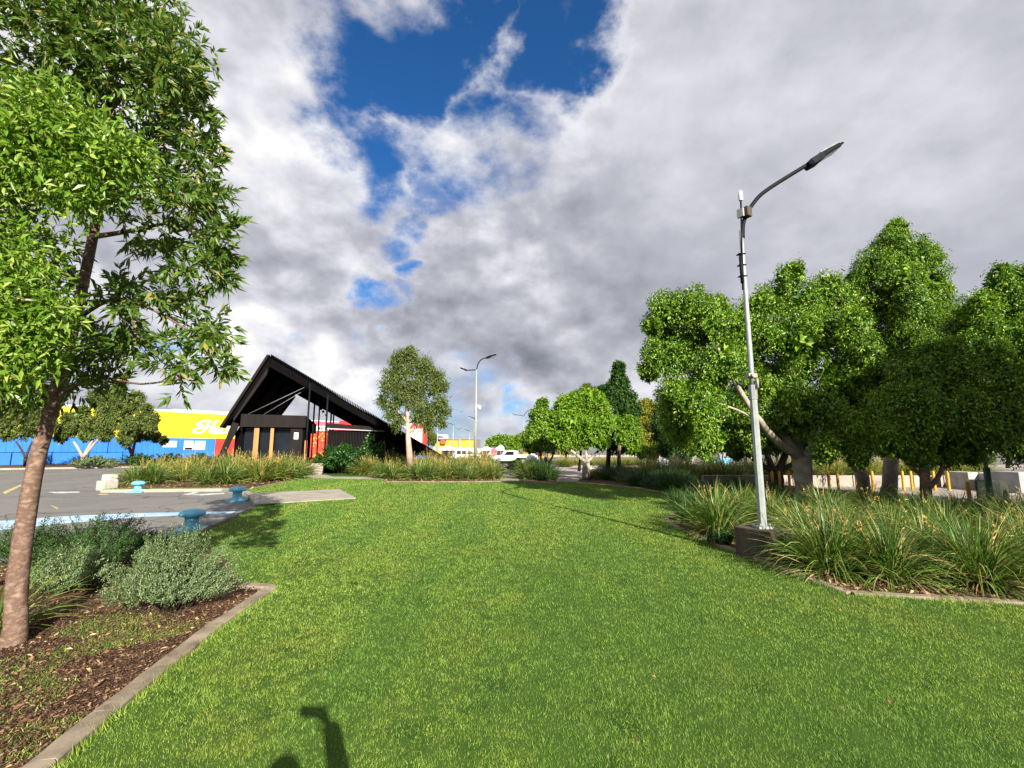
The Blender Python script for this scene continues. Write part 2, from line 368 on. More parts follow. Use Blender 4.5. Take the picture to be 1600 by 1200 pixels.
M['spike'] = leafmat('seed_spike', [(0, (0.30, 0.18, 0.06)), (.6, (0.45, 0.30, 0.10)), (1, (0.58, 0.44, 0.18))], .2, .7)
M['litter'] = leafmat('litter', [(0, (0.06, 0.032, 0.021)), (.45, (0.14, 0.075, 0.042)), (.8, (0.27, 0.155, 0.08)), (.94, (0.42, 0.29, 0.15)), (1, (0.55, 0.46, 0.28))], .05, .8, spec=.15)
M['litter_dark'] = leafmat('litter_dark', [(0, (0.028, 0.015, 0.011)), (.5, (0.075, 0.042, 0.028)), (.85, (0.15, 0.092, 0.06)), (1, (0.32, 0.23, 0.14))], .03, .85, spec=.1)
for k_, a_ in (('edging', (1.1, (.5, .46, .4), 0, .8)), ('concrete', (.9, (.62, .58, .52), 0, .6)), ('plaza', (.4, (.68, .66, .63), 0, .6)), ('bollard_blue', (2.2, (.55, .6, .6), 0, .6)),
               ('blue_wall', (.12, (.62, .68, .72), 0, .5)), ('yellow_wall', (.12, (.82, .78, .7), 0, .5)), ('red_wall', (.2, (.7, .7, .7), 0, .5)), ('galv', (1.5, (.7, .72, .7), 0, .6)), ('stone', (2, (.6, .58, .52), 0, .6)), ('yellow', (4, (.5, .45, .4), 0, .6))):
    weather(M[k_], *a_)
# ================================================================ SETTING
ROAD_Z = -0.10
def slab(name, pts, z0, z1, mat_, kind='structure', label=None, cat=None):
    b = MB(); b.prism([(p[0], p[1]) for p in pts], z0, z1)
    o = b.build(name, mat_); tag(o, label, cat, kind=kind)
    return o
def xy(lst, z=0.0): return [(G(a, b_, z).x, G(a, b_, z).y) for a, b_ in lst]
b = MB(); b.add([(-1500, -300, ROAD_Z), (1500, -300, ROAD_Z), (1500, 2500, ROAD_Z), (-1500, 2500, ROAD_Z)], [(0, 1, 2, 3)])
tag(b.build('ground', M['asphalt']), kind='structure')

land_pts = [(-30, -8), (-30, -1), (-14, 5)] + xy([(0, 880), (240, 850), (300, 834), (345, 816), (378, 800), (402, 789), (404, 779), (386, 769), (350, 764), (160, 766), (172, 742)]) + \
    [(-29, 41), (-19, 44), (-4, 46), (-.5, 47)] + xy([(795, 733)]) + xy([(812, 748), (848, 752), (900, 752), (925, 741), (945, 738), (1130, 748), (1300, 765), (1480, 784), (1620, 800)]) + [(34, 6), (34, -8)]
slab('lawn_ground', land_pts, ROAD_Z - .3, 0.0, M['soil_grass'])
# garden beds: mulch sheets a little above the lawn ground
bed_left = [(-1.45 * 1.8 - .02, .4)] + xy([(66, 1200), (160, 1120), (330, 985), (424, 921), (380, 918), (350, 870), (300, 850), (240, 856), (0, 884)]) + [(-13, 4.4), (-20, 0), (-12, -3), (-4.0, -3.0)]
_e = G(66, 1200); _e2 = G(424, 921); _d = (_e - _e2).normalized(); _far = _e + _d * 5
bed_left[0] = (_far.x, _far.y); bed_left[-1] = (_far.x - 6, _far.y)
bed_right = xy([(1640, 948), (1600, 944), (1330, 928), (1235, 895), (1130, 855), (1060, 826), (1040, 812), (1062, 796), (1068, 784), (1048, 773), (1000, 763), (940, 757), (900, 753), (925, 742), (945, 739), (1130, 749), (1300, 766), (1480, 785), (1620, 801)]) + [(30, 6), (30, 4.0)]
bed_near_pavilion = xy([(166, 763), (350, 762), (392, 764), (482, 744), (484, 734)]) + [(-19, 43), (-28, 40.5)] + xy([(178, 743)])
bed_mid = xy([(592, 748), (606, 753), (700, 753), (782, 752), (778, 745), (790, 734)]) + [(-.8, 46.5), (-4, 45.5), (-14, 42), ] + xy([(512, 733), (560, 741)])
bed_small = xy([(812, 751), (868, 754), (874, 745), (862, 735), (815, 733), (806, 742)])
BEDS = [bed_left, bed_right, bed_near_pavilion, bed_mid, bed_small]
for i, p in enumerate(BEDS): slab('mulch_bed', p, -.05, .012 + .002 * i, M['mulch'])
# concrete slab jutting into the lawn, ending in a low wall over the road
path_slab = xy([(398, 789), (386, 772), (530, 765), (556, 779)])
slab('path', path_slab, ROAD_Z, 0.03, M['concrete'])
slab('path', xy([(790, 734), (780, 752), (812, 752), (850, 752.5), (905, 753), (905, 741), (868, 744), (848, 736), (812, 730)]), -.06, .008, M['plaza'])
slab('path', xy([(480, 746), (481, 742), (508, 742), (520, 745), (592, 746), (592, 749), (520, 747.5)]), -.05, .02, M['concrete'])
# paved promenade and road beyond the beds on the right
slab('pavement', [(3.0, 30.5), (4, 27), (9, 22.5), (15, 16.5), (19, 14.2), (60, 12), (60, 23), (24, 24.5), (9, 30), (6, 42), (60, 46), (60, 60), (2, 56), (1.5, 40)], ROAD_Z - .2, ROAD_Z + .02, M['plaza'])

def strip(name, pts, w_, h, mat_, z0=-.05, off=0.0, seg=None, rough=.007):
    """edging of constant width along a polyline: blocks with open joints, worn uneven arrises"""
    b = MB(); rnd = random.Random(len(pts)); pts = [Vector((p[0], p[1], 0)) for p in pts]
    for a, c in zip(pts[:-1], pts[1:]):
        L = (c - a).length; n = max(1, int(L / (seg or 1.3)))
        d = (c - a) / n; dn = d.normalized(); side = Vector((-d.y, d.x, 0)).normalized()
        m_ = max(2, min(14, int(d.length / .09))) if L < 9 else 2
        for k in range(n):
            p0 = a + d * k; p1 = a + d * (k + 1) - dn * .01
            vs = []; hh = h + (rnd.random() - .5) * .008
            for j in range(m_ + 1):
                q = p0 + (p1 - p0) * (j / m_); j0, j1 = (rnd.random() - .5) * rough * 1.6, (rnd.random() - .5) * rough * 1.6
                e = .012; za, zb = hh + (rnd.random() - .5) * rough, hh + (rnd.random() - .5) * rough
                for o_, z in ((-w_/2 + j0, z0), (-w_/2 + j0, za - e), (-w_/2 + j0 + e, za), (w_/2 + j1 - e, zb), (w_/2 + j1, zb - e), (w_/2 + j1, z0)):
                    vs.append(Vector((q.x, q.y, z)) + side * (off + o_))
            fs = [(6*j+i, 6*(j+1)+i, 6*(j+1)+(i+1) % 6, 6*j+(i+1) % 6) for j in range(m_) for i in range(6)] + [(0, 1, 2, 3, 4, 5), tuple(6*m_+i for i in (5, 4, 3, 2, 1, 0))]
            b.add(vs, fs)
    o = b.build(name, mat_); tag(o, kind='structure'); return o
strip('kerb', [(_far.x, _far.y)] + xy([(66, 1200), (160, 1120), (330, 985), (424, 921)]), .15, .045, M['edging'])
strip('kerb', xy([(424, 921), (378, 918)]), .15, .047, M['edging'])
strip('kerb', xy([(1640, 947), (1600, 944), (1330, 928), (1280, 912), (1235, 895), (1180, 873), (1130, 855), (1060, 826), (1040, 812), (1062, 797), (1070, 785), (1048, 773), (1000, 763), (940, 757), (900, 753)]), .14, .035, M['edging'])
strip('kerb', xy([(160, 766), (350, 764), (386, 769), (404, 779)]), .22, .03, M['concrete'], -.2)
strip('kerb', xy([(0, 880), (240, 850), (300, 834), (345, 816), (378, 800), (400, 790)]), .15, .012, M['oldconcrete'], -.2, off=-.05)
strip('kerb', xy([(392, 764), (482, 744.5)]), .12, .03, M['edging'])
strip('kerb', xy([(592, 748), (606, 753), (700, 753.3), (782, 752.5)]), .12, .04, M['edging'])
strip('kerb', xy([(812, 752), (868, 755)]), .14, .05, M['edging'])
# far kerb of the road on the left with a mulch verge under the painted wall
slab('verge', [(-50, 42), (-36, 50.5), (-30, 53), (-26, 60), (-40, 72), (-70, 40)], ROAD_Z - .1, ROAD_Z + .12, M['mulch'])
strip('kerb', [(-50, 42), (-36, 50.5), (-30, 53)], .3, ROAD_Z + .16, M['concrete'], -.2)
strip('kerb', xy([(872, 728), (1010, 729)]), .4, .08, M['plaza'], -.2)
slab('verge', xy([(560, 722), (790, 722.5), (1000, 727), (1000, 722), (800, 719.5), (560, 719)]), ROAD_Z - .1, ROAD_Z + .14, M['soil_grass'])
# painted road markings
def mark(name, pts, m_, dz=.004):
    b = MB(); b.add([tuple(G(x, y, ROAD_Z + dz)) for x, y in pts], [tuple(range(len(pts)))]); tag(b.build(name, m_), kind='structure')
mark('road_marking', [(-60, 836), (-60, 818), (110, 806), (220, 801.5), (330, 799.5), (404, 797.5), (404, 799.5), (330, 803), (220, 808), (110, 817), (0, 828)], M['line_blue'])
mark('road_marking', [(4, 769), (32, 757), (34, 759), (8, 772)], M['line_yellow'])
mark('road_marking', [(78, 789), (88, 792), (92, 795), (88, 795)], M['line_yellow'])
mark('road_marking', [(152, 772), (168, 771.2), (170, 773), (156, 773.4)], M['line_yellow'])
mark('road_marking', [(75, 768.8), (100, 768.3), (124, 768), (124, 769.6), (98, 770.6), (84, 770.4)], M['line_white'])
mark('road_marking', [(284, 772.5), (303, 769), (312, 769), (296, 773)], M['line_white'])
mark('road_marking', [(296, 773), (350, 770), (352, 771.5), (316, 774)], M['line_white'])
mark('road_marking', [(1560, 776), (1600, 766), (1605, 767), (1565, 778)], M['line_white'], .03)

# ---------------------------------------------------------------- lawn blades, litter
rng = np.random.default_rng(7)
def inpoly(x, y, poly):
    ins = np.zeros(len(x), bool); n = len(poly)
    for i in range(n):
        x0, y0 = poly[i][:2]; x1, y1 = poly[(i+1) % n][:2]
        if y0 == y1: continue
        c = (y0 > y) != (y1 > y)
        ins ^= c & (x < (x1 - x0) * (y - y0) / (y1 - y0) + x0)
    return ins
def unit(v): return v / np.maximum(np.linalg.norm(v, axis=-1, keepdims=True), 1e-9)
fringe_left = [(_far.x, _far.y)] + xy([(66, 1200), (160, 1120), (330, 985), (424, 921)])
fringe_right = xy([(1640, 947), (1600, 944), (1330, 928), (1280, 912), (1235, 895), (1180, 873), (1130, 855), (1060, 826), (1040, 812)])
def lawn():
    n = 1550000
    a, b_ = 2.0 ** .4, 31.0 ** .4
    y = (a + rng.random(n) * (b_ - a)) ** 2.5
    x = (rng.random(n) * 2 - 1) * (1.22 * y + .6)
    keep = inpoly(x, y, land_pts)
    for p in BEDS + [path_slab]: keep &= ~inpoly(x, y, p)
    # a few beside and behind the camera, thinner, so the lawn goes on
    m2 = 60000; x2 = rng.uniform(-9, 9, m2); y2 = rng.uniform(-5, 2.2, m2)
    k2 = np.ones(m2, bool)
    for p in BEDS: k2 &= ~inpoly(x2, y2, p)
    k2 &= ~((y2 > 1.95) & (np.abs(x2) < 3))
    x = np.r_[x[keep], x2[k2]]; y = np.r_[y[keep], y2[k2]]; n = len(x)
    f = np.maximum(y, 2.5) / 3
    def vnoise(sc_, seed):          # smooth value noise on a wrapped grid
        g_ = np.random.default_rng(seed).random((256, 256)); u = x * sc_; v = y * sc_
        i = np.floor(u).astype(int); j = np.floor(v).astype(int); a_ = u - i; b2 = v - j
        a_ = a_ * a_ * (3 - 2 * a_); b2 = b2 * b2 * (3 - 2 * b2); i &= 255; j &= 255; i1 = (i + 1) & 255; j1 = (j + 1) & 255
        return (g_[i, j] * (1 - a_) + g_[i1, j] * a_) * (1 - b2) + (g_[i, j1] * (1 - a_) + g_[i1, j1] * a_) * b2
    tuft = vnoise(14, 1) * .6 + vnoise(5.5, 2) * .4; big = vnoise(1.3, 3)
    kk = rng.random(n) < .30 + 1.25 * tuft
    x, y, f, tuft, big = x[kk], y[kk], f[kk], tuft[kk], big[kk]; n = len(x)
    L = rng.uniform(.010, .024, n) * f ** .3 * (.45 + 1.15 * tuft) * (.85 + .3 * big)
    Wd = .0032 * f ** .8
    td = vnoise(9, 4) * 12.5; th = np.where(rng.random(n) < .6, td + rng.normal(0, .7, n), rng.random(n) * 2 * np.pi); lean = rng.random(n) ** .6 * 1.4
    dx, dy = np.cos(th) * np.sin(lean), np.sin(th) * np.sin(lean)
    ph = rng.random(n) * 2 * np.pi
    sx, sy = np.cos(ph) * Wd / 2, np.sin(ph) * Wd / 2
    V = np.empty((n, 3, 3))
    V[:, 0] = np.c_[x - sx, y - sy, np.full(n, -.004)]
    V[:, 1] = np.c_[x + sx, y + sy, np.full(n, -.004)]
    V[:, 2] = np.c_[x + dx * L, y + dy * L, np.cos(lean) * L + .004]
    # ragged fringe growing over the edging
    fr = []
    for line, side in ((fringe_left, 1), (fringe_right, -1)):
        for p, q in zip(line[:-1], line[1:]):
            p = np.array(p); q = np.array(q); d = q - p; Ld = np.hypot(*d); m_ = int(Ld * 420); t = rng.random(m_)
            nn = np.array([d[1], -d[0]]) / Ld * side
            off = rng.uniform(.055, .13, m_)
            base = p + d * t[:, None] + nn * off[:, None]
            Lf = rng.uniform(.02, .06, m_) * (.5 + .8 * np.abs(np.sin(t * Ld * 3.1))); tip = base + (rng.normal(0, .5, (m_, 2)) - nn * .5) * Lf[:, None]
            ph = rng.random(m_) * 6.28; sv = np.c_[np.cos(ph), np.sin(ph)] * .0022
            fr.append(np.stack([np.c_[base - sv, np.zeros(m_)], np.c_[base + sv, np.zeros(m_)], np.c_[tip, Lf * rng.uniform(.5, 1, m_) + .02]], 1))
    V = np.concatenate([V] + fr); n = len(V)
    me = mesh_np('grass', V, np.arange(3 * n).reshape(-1, 3), M['blade_lawn'])
    o = link('grass', me); tag(o, 'short mown green grass covering the lawn', 'grass', kind='stuff')
lawn()
def litter(name, poly, n, ymin, ymax, xmin, xmax, label, size=(.015, .07), z=.016, mat_='litter'):
    x = rng.uniform(xmin, xmax, n * 4); y = rng.uniform(ymin, ymax, n * 4)
    k = inpoly(x, y, poly); x = x[k][:n]; y = y[k][:n]; n = len(x)
    L = rng.uniform(*size, n) ; Wd = L * rng.uniform(.15, .5, n)
    th = rng.random(n) * 2 * np.pi; tilt = rng.normal(0, .35, n); roll = rng.normal(0, .5, n)
    d = np.c_[np.cos(th) * np.cos(tilt), np.sin(th) * np.cos(tilt), np.sin(tilt)]
    s_ = np.c_[-np.sin(th) * np.cos(roll), np.cos(th) * np.cos(roll), np.sin(roll)]
    c = np.c_[x, y, z + rng.random(n) * .025]
    V = np.stack([c - d * L[:, None] / 2, c + s_ * Wd[:, None] / 2 + [0, 0, .004], c + d * L[:, None] / 2, c - s_ * Wd[:, None] / 2 + [0, 0, .004]], 1)
    me = mesh_np(name, V, np.arange(4 * n).reshape(-1, 4), M[mat_])
    tag(link(name, me), label, 'mulch', kind='stuff')
litter('bark_mulch', bed_left, 26000, 1.0, 8, -11, -1.2, 'brown bark chips and dry leaves covering the left garden bed')
litter('bark_mulch', bed_left, 60000, 1.2, 5.4, -5.6, -1.2, 'fine dark shredded bark lying between the larger chips, left bed', (.012, .042), .014, 'litter_dark')
litter('bark_mulch', bed_right, 26000, 4.5, 12, 2, 13, 'dry straw and bark litter under the strappy plants on the right', (.03, .13))
litter('bark_mulch', bed_near_pavilion, 5000, 20, 42, -30, -10, 'brown mulch along the bed before the black pavilion', (.08, .22))
litter('bark_mulch', bed_mid, 5000, 22, 47, -18, 1, 'brown mulch edge of the bed beside the path', (.08, .22))
litter('fallen_leaves', xy([(500, 1180), (430, 930), (420, 800), (1000, 800), (1200, 900), (1500, 960), (1500, 1180)]), 150, 2.2, 12, -7, 6, 'a few dry brown leaves scattered on the lawn', (.02, .05), .03)
# low weeds creeping over the left bed
def weeds():
    n = 52000
    cx = rng.uniform(-5.2, -1.8, 230); cy = rng.uniform(2.2, 5.2, 230)
    ci = rng.integers(0, 230, n); x = cx[ci] + rng.normal(0, .11, n); y = cy[ci] + rng.normal(0, .11, n)
    from_noise = np.sin(x * 3.1 + 1.3) + np.sin(y * 4.3 + x * 2) + np.sin(x * 7 - y * 5) * .6
    k = inpoly(x, y, bed_left) & (from_noise > -.25); x = x[k]; y = y[k]; n = len(x)
    L = rng.uniform(.015, .05, n); th = rng.random(n) * 6.283; lean = rng.uniform(.4, 1.4, n); ph = rng.random(n) * 6.283
    d = np.c_[np.cos(th) * np.sin(lean), np.sin(th) * np.sin(lean), np.cos(lean)]
    c = np.c_[x, y, np.full(n, .014)]; sv = np.c_[np.cos(ph), np.sin(ph), np.zeros(n)] * .0035
    V = np.stack([c - sv, c + sv, c + d * L[:, None]], 1)
    tag(link('weeds', mesh_np('weeds', V, np.arange(3 * n).reshape(-1, 3), M['blade_lawn'])), 'thin patches of green weeds and clover in the left bed', 'weeds', kind='stuff')
weeds()

# ================================================================ PLANT BUILDERS
def leaf_quads(P, Dr, N, L, Wd, fold=.25, droop=0.0):
    n = len(P); Dr = unit(Dr); S = unit(np.cross(Dr, N)); N2 = np.cross(S, Dr)
    L = np.broadcast_to(np.asarray(L), (n,))[:, None]; Wd = np.broadcast_to(np.asarray(Wd), (n,))[:, None]
    mid = P + Dr * L * .45 + N2 * Wd * fold
    tip = P + Dr * L - np.array([0, 0, 1.]) * L * droop
    return np.stack([P, mid + S * Wd / 2, tip, mid - S * Wd / 2], 1)
def quads_mesh(name, V, mat_, parent=None):
    V = V.reshape(-1, 3); n = len(V) // 4
    return link(name, mesh_np(name, V, np.arange(4 * n).reshape(-1, 4), mat_), parent)
def randdir(n):
    v = rng.normal(size=(n, 3)); return unit(v)
def blob_clusters(blobs, n, inner=.3, lump=.14):
    """points on the shells of a set of overlapping lobes; blobs (x, y, z, rx, ry, rz)"""
    B = np.array(blobs); wts = (B[:, 3] * B[:, 5]); wts = wts / wts.sum()
    bi = rng.choice(len(B), n, p=wts); u = randdir(n)
    rho = 1 - inner * rng.random(n) ** 2
    ph = B[bi, 0] * 3.3
    lumpv = 1 + lump * (np.sin(u[:, 0] * 6 + ph) * np.sin(u[:, 1] * 5 + ph * 2) + np.sin(u[:, 2] * 7 + ph))
    c = B[bi, :3] + B[bi, 3:] * u * (rho * lumpv)[:, None]
    keep = np.ones(n, bool)
    for j in range(len(B)):
        q = ((c - B[j, :3]) / B[j, 3:]); r = np.linalg.norm(q, axis=1)
        keep &= (bi == j) | (r > .62)
    return c[keep], u[keep]
def pendulous(blobs, sub=(11, 16), rs=(.30, .46), tall=1.35, seed=1, shell=.80):
    """break each lobe into small hanging boughs with shade between them"""
    r = np.random.default_rng(seed); o_ = []
    for (x, y, z, rx, ry, rz) in blobs:
        for k in range(r.integers(*sub)):
            u = r.normal(size=3); u /= np.linalg.norm(u)
            if u[2] < -.55 and r.random() < .6: u[2] = -u[2]
            q = r.uniform(*rs); s_ = shell * r.uniform(.8, 1.08)
            o_.append((x + u[0] * rx * s_, y + u[1] * ry * s_, z + u[2] * rz * s_, rx * q, ry * q, rz * q * tall * r.uniform(.8, 1.3)))
        for k in range(5):          # thin sprigs standing clear of the lobe
            u = r.normal(size=3); u /= np.linalg.norm(u); u[2] = abs(u[2]) * .9 + .1; s_ = r.uniform(.98, 1.2); q = r.uniform(.10, .2)
            o_.append((x + u[0] * rx * s_, y + u[1] * ry * s_, z + u[2] * rz * s_, rx * q, ry * q, rz * q * 1.5))
    return o_
def boughs(blobs, nclus, per, leafL, leafW, sig=.05, seed=1, core=.34, **kw):
    """leaves set on the skins of the small boughs, facing outward; a few fill the inside"""
    P2 = pendulous(blobs, seed=seed, **kw)
    B = np.array(P2); wts = B[:, 3] * B[:, 5]; wts /= wts.sum(); bi = rng.choice(len(B), nclus, p=wts); u = randdir(nclus)
    rho = 1 - .22 * rng.random(nclus) ** 2
    c = B[bi, :3] + B[bi, 3:] * u * rho[:, None]
    keep = np.ones(nclus, bool)
    A = np.array(blobs)
    for j in range(len(A)):
        keep &= np.linalg.norm((c - A[j, :3]) / A[j, 3:], axis=1) > .58
    c = c[keep]; u = u[keep]; k = len(c)
    P = np.repeat(c, per, 0) + rng.normal(size=(k * per, 3)) * sig
    U2 = np.repeat(u, per, 0)
    Dr = unit(U2 * .45 + np.array([0, 0, -.35]) + rng.normal(size=(k * per, 3)) * .55)
    N = unit(U2 * 1.0 + np.array([0, 0, .45]) + rng.normal(size=(k * per, 3)) * .42)
    V = leaf_quads(P, Dr, N, leafL * rng.uniform(.65, 1.25, k * per), leafW * rng.uniform(.7, 1.2, k * per), .22, .12)
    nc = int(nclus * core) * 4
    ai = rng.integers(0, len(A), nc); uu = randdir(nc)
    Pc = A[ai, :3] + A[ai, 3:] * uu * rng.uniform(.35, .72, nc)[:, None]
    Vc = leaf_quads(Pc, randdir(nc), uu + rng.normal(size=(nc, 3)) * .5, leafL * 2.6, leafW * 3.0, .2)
    return np.concatenate([V, Vc])
def foliage(blobs, nclus, per, leafL, leafW, sig=.12, down=.25, inner=.35, lump=.14, fold=.25, up=.5):
    c, u = blob_clusters(blobs, nclus, inner, lump); k = len(c)
    tw = unit(u * .6 + rng.normal(size=(k, 3)) * .45 + np.array([0, 0, -down]))
    P = np.repeat(c, per, 0) + rng.normal(size=(k * per, 3)) * sig
    Dr = unit(np.repeat(tw, per, 0) + rng.normal(size=(k * per, 3)) * .65)
    N = unit(np.repeat(u, per, 0) * .7 + np.array([0, 0, up]) + rng.normal(size=(k * per, 3)) * .55)
    L = leafL * rng.uniform(.65, 1.25, k * per); Wd = leafW * rng.uniform(.7, 1.2, k * per)
    return leaf_quads(P, Dr, N, L, Wd, fold, .15)
def sprays(blobs, nclus, per, leafL, leafW, inner=.45, lump=.2, down=.1, twig=.12):
    """clusters of long leaves fanning out round a twig end"""
    c, u = blob_clusters(blobs, nclus, inner, lump); k = len(c)
    tw = unit(u * .8 + rng.normal(size=(k, 3)) * .5 + np.array([0, 0, .15 - down]))
    T = np.repeat(tw, per, 0); s_ = rng.random(k * per)
    P = np.repeat(c, per, 0) + T * (s_[:, None] * twig)
    perp = unit(np.cross(T, rng.normal(size=(k * per, 3))))
    op = (1.25 - .9 * s_)[:, None]
    Dr = unit(T * np.cos(op) + perp * np.sin(op) + rng.normal(size=(k * per, 3)) * .12)
    N = unit(T * np.sin(op) - perp * np.cos(op) + rng.normal(size=(k * per, 3)) * .25)
    L = leafL * rng.uniform(.6, 1.2, k * per); Wd = leafW * rng.uniform(.75, 1.2, k * per)
    return leaf_quads(P, Dr, N, L, Wd, .2, .12)
def pxblobs(lst, Y, asp=1.0):
    """lobes given as image position, radius and depth offset, turned into real lobes in metres"""
    out_ = []
    for it in lst:
        px, py, r = it[:3]; dy = it[3] if len(it) > 3 else 0
        c = W(px, py, Y + dy); off = abs(px - 800) / FPX
        rr = r / FPX * (Y + dy)
        out_.append((c.x, c.y, c.z, rr / math.sqrt(1 + off * off * .8), rr, rr * asp))
    return out_
def mk_tree(name, label, cat, base, trunks, crowns, bark, group=None, tw_=.25, nseg=9):
    root = empty(name, base, 0, label, cat, group)
    b = MB()
    for i, (pts, rad) in enumerate(trunks):
        b.tube(pts, rad, nseg, wob=tw_, seed=i)
    b.build('trunk', bark, wparent=root)
    for V, mat_, nm in crowns:
        world_child(quads_mesh(nm, V, mat_), root)
    return root
def smooth_path(pts, n=4):
    pts = [Vector(p) for p in pts]; o = []
    for i in range(len(pts) - 1):
        p0 = pts[max(i-1, 0)]; p1 = pts[i]; p2 = pts[i+1]; p3 = pts[min(i+2, len(pts)-1)]
        for k in range(n):
            t = k / n
            o.append(.5 * ((2*p1) + (p2-p0)*t + (2*p0-5*p1+4*p2-p3)*t*t + (3*p1-p0-3*p2+p3)*t**3))
    o.append(pts[-1]); return o
def limb(pts, r0, r1, n=4):
    p = smooth_path(pts, n); m_ = len(p) - 1
    return p, [r0 + (r1 - r0) * (i / m_) ** .8 for i in range(m_ + 1)]

def clump_mesh(name, n, h, mats, seed, spread=.16, wid=.011, lean=(.08, 1.15), spikes=0, seg=5, crv=(.25, 1.5), dead=0):
    """a tussock of arching strap leaves"""
    r = np.random.default_rng(seed)
    th = r.random(n) * 2 * np.pi; rad = spread * np.sqrt(r.random(n))
    base = np.c_[rad * np.cos(th), rad * np.sin(th), np.zeros(n)]
    az = th + r.normal(0, .5, n)
    ln = lean[0] + (lean[1] - lean[0]) * r.random(n) ** 1.3
    L = h * r.uniform(.7, 1.25, n); curv = r.uniform(*crv, n)
    ww = wid * r.uniform(.6, 1.25, n)
    V = np.empty((n, 2 * seg, 3)); p = base.copy()
    side = np.c_[-np.sin(az), np.cos(az), np.zeros(n)]
    tws = r.normal(0, .5, n)
    side = unit(side + np.c_[np.zeros(n), np.zeros(n), tws])
    for k in range(seg):
        t = k / (seg - 1)
        wk = (ww * (1 - t ** 2.2 * .93))[:, None]
        V[:, 2*k] = p - side * wk / 2; V[:, 2*k+1] = p + side * wk / 2
        a = ln + curv * (t + .5 / seg) ** 1.6
        step = np.c_[np.cos(az) * np.sin(a), np.sin(az) * np.sin(a), np.cos(a)]
        p = p + step * (L / (seg - 1))[:, None]
    V[:, :, 2] = np.maximum(V[:, :, 2], .01)
    idx = np.arange(n)[:, None] * 2 * seg
    F = np.concatenate([idx + np.array([[2*k, 2*k+1, 2*k+3, 2*k+2]]) for k in range(seg - 1)])
    Vs = [V.reshape(-1, 3)]; Fs = [F]; fm = [np.zeros(len(F), int)]
    if dead:
        m_ = dead; az = r.random(m_) * 6.283; Ls = h * r.uniform(.25, .6, m_); a = r.uniform(1.0, 1.5, m_)
        d = np.c_[np.cos(az) * np.sin(a), np.sin(az) * np.sin(a), np.cos(a)]; b0 = np.c_[np.cos(az), np.sin(az), np.zeros(m_)] * spread * .8 + [0, 0, .02]
        e0 = b0 + d * Ls[:, None]; e0[:, 2] = np.maximum(e0[:, 2] - Ls * .15, .015); md_ = (b0 + e0) / 2 + np.c_[np.zeros((m_, 2)), Ls * .12]
        sv = np.c_[-np.sin(az), np.cos(az), r.normal(0, .5, m_)] * wid * .4
        Q = np.concatenate([np.stack([b0 - sv, b0 + sv, md_ + sv, md_ - sv], 1), np.stack([md_ - sv, md_ + sv, e0 + sv * .3, e0 - sv * .3], 1)]).reshape(-1, 3)
        nv = sum(len(q_) for q_ in Vs); Vs.append(Q); F2 = nv + np.arange(len(Q)).reshape(-1, 4); Fs.append(F2); fm.append(np.full(len(F2), 2))
    if spikes:
        m_ = spikes; az = r.random(m_) * 6.283; a = r.uniform(.05, .6, m_); Ls = h * r.uniform(.85, 1.25, m_)
        d = np.c_[np.cos(az) * np.sin(a), np.sin(az) * np.sin(a), np.cos(a)]
        tip = d * Ls[:, None] + np.c_[np.cos(az), np.sin(az), -np.ones(m_) * .3] * .08
        q = []
        for j in range(14):          # little bracts along the flowering stalk
            t = r.uniform(.55, 1.0, m_)[:, None]
            P_ = tip * t
            q.append(leaf_quads(P_, d + r.normal(size=(m_, 3)) * .5, r.normal(size=(m_, 3)), min(h * .085, .06), min(h * .028, .02), .2))
        # stalks
        s_ = np.c_[-np.sin(az), np.cos(az), np.zeros(m_)] * .003
        q.append(np.stack([-s_, s_, tip + s_ * .5, tip - s_ * .5], 1))
        Q = np.concatenate(q).reshape(-1, 3)
        nv = sum(len(q_) for q_ in Vs); Vs.append(Q); F2 = nv + np.arange(len(Q)).reshape(-1, 4)
        Fs.append(F2); fm.append(np.ones(len(F2), int))
    return mesh_np(name, np.concatenate(Vs), np.concatenate(Fs), mats, np.concatenate(fm))
# ================================================================ TREES
V3 = Vector
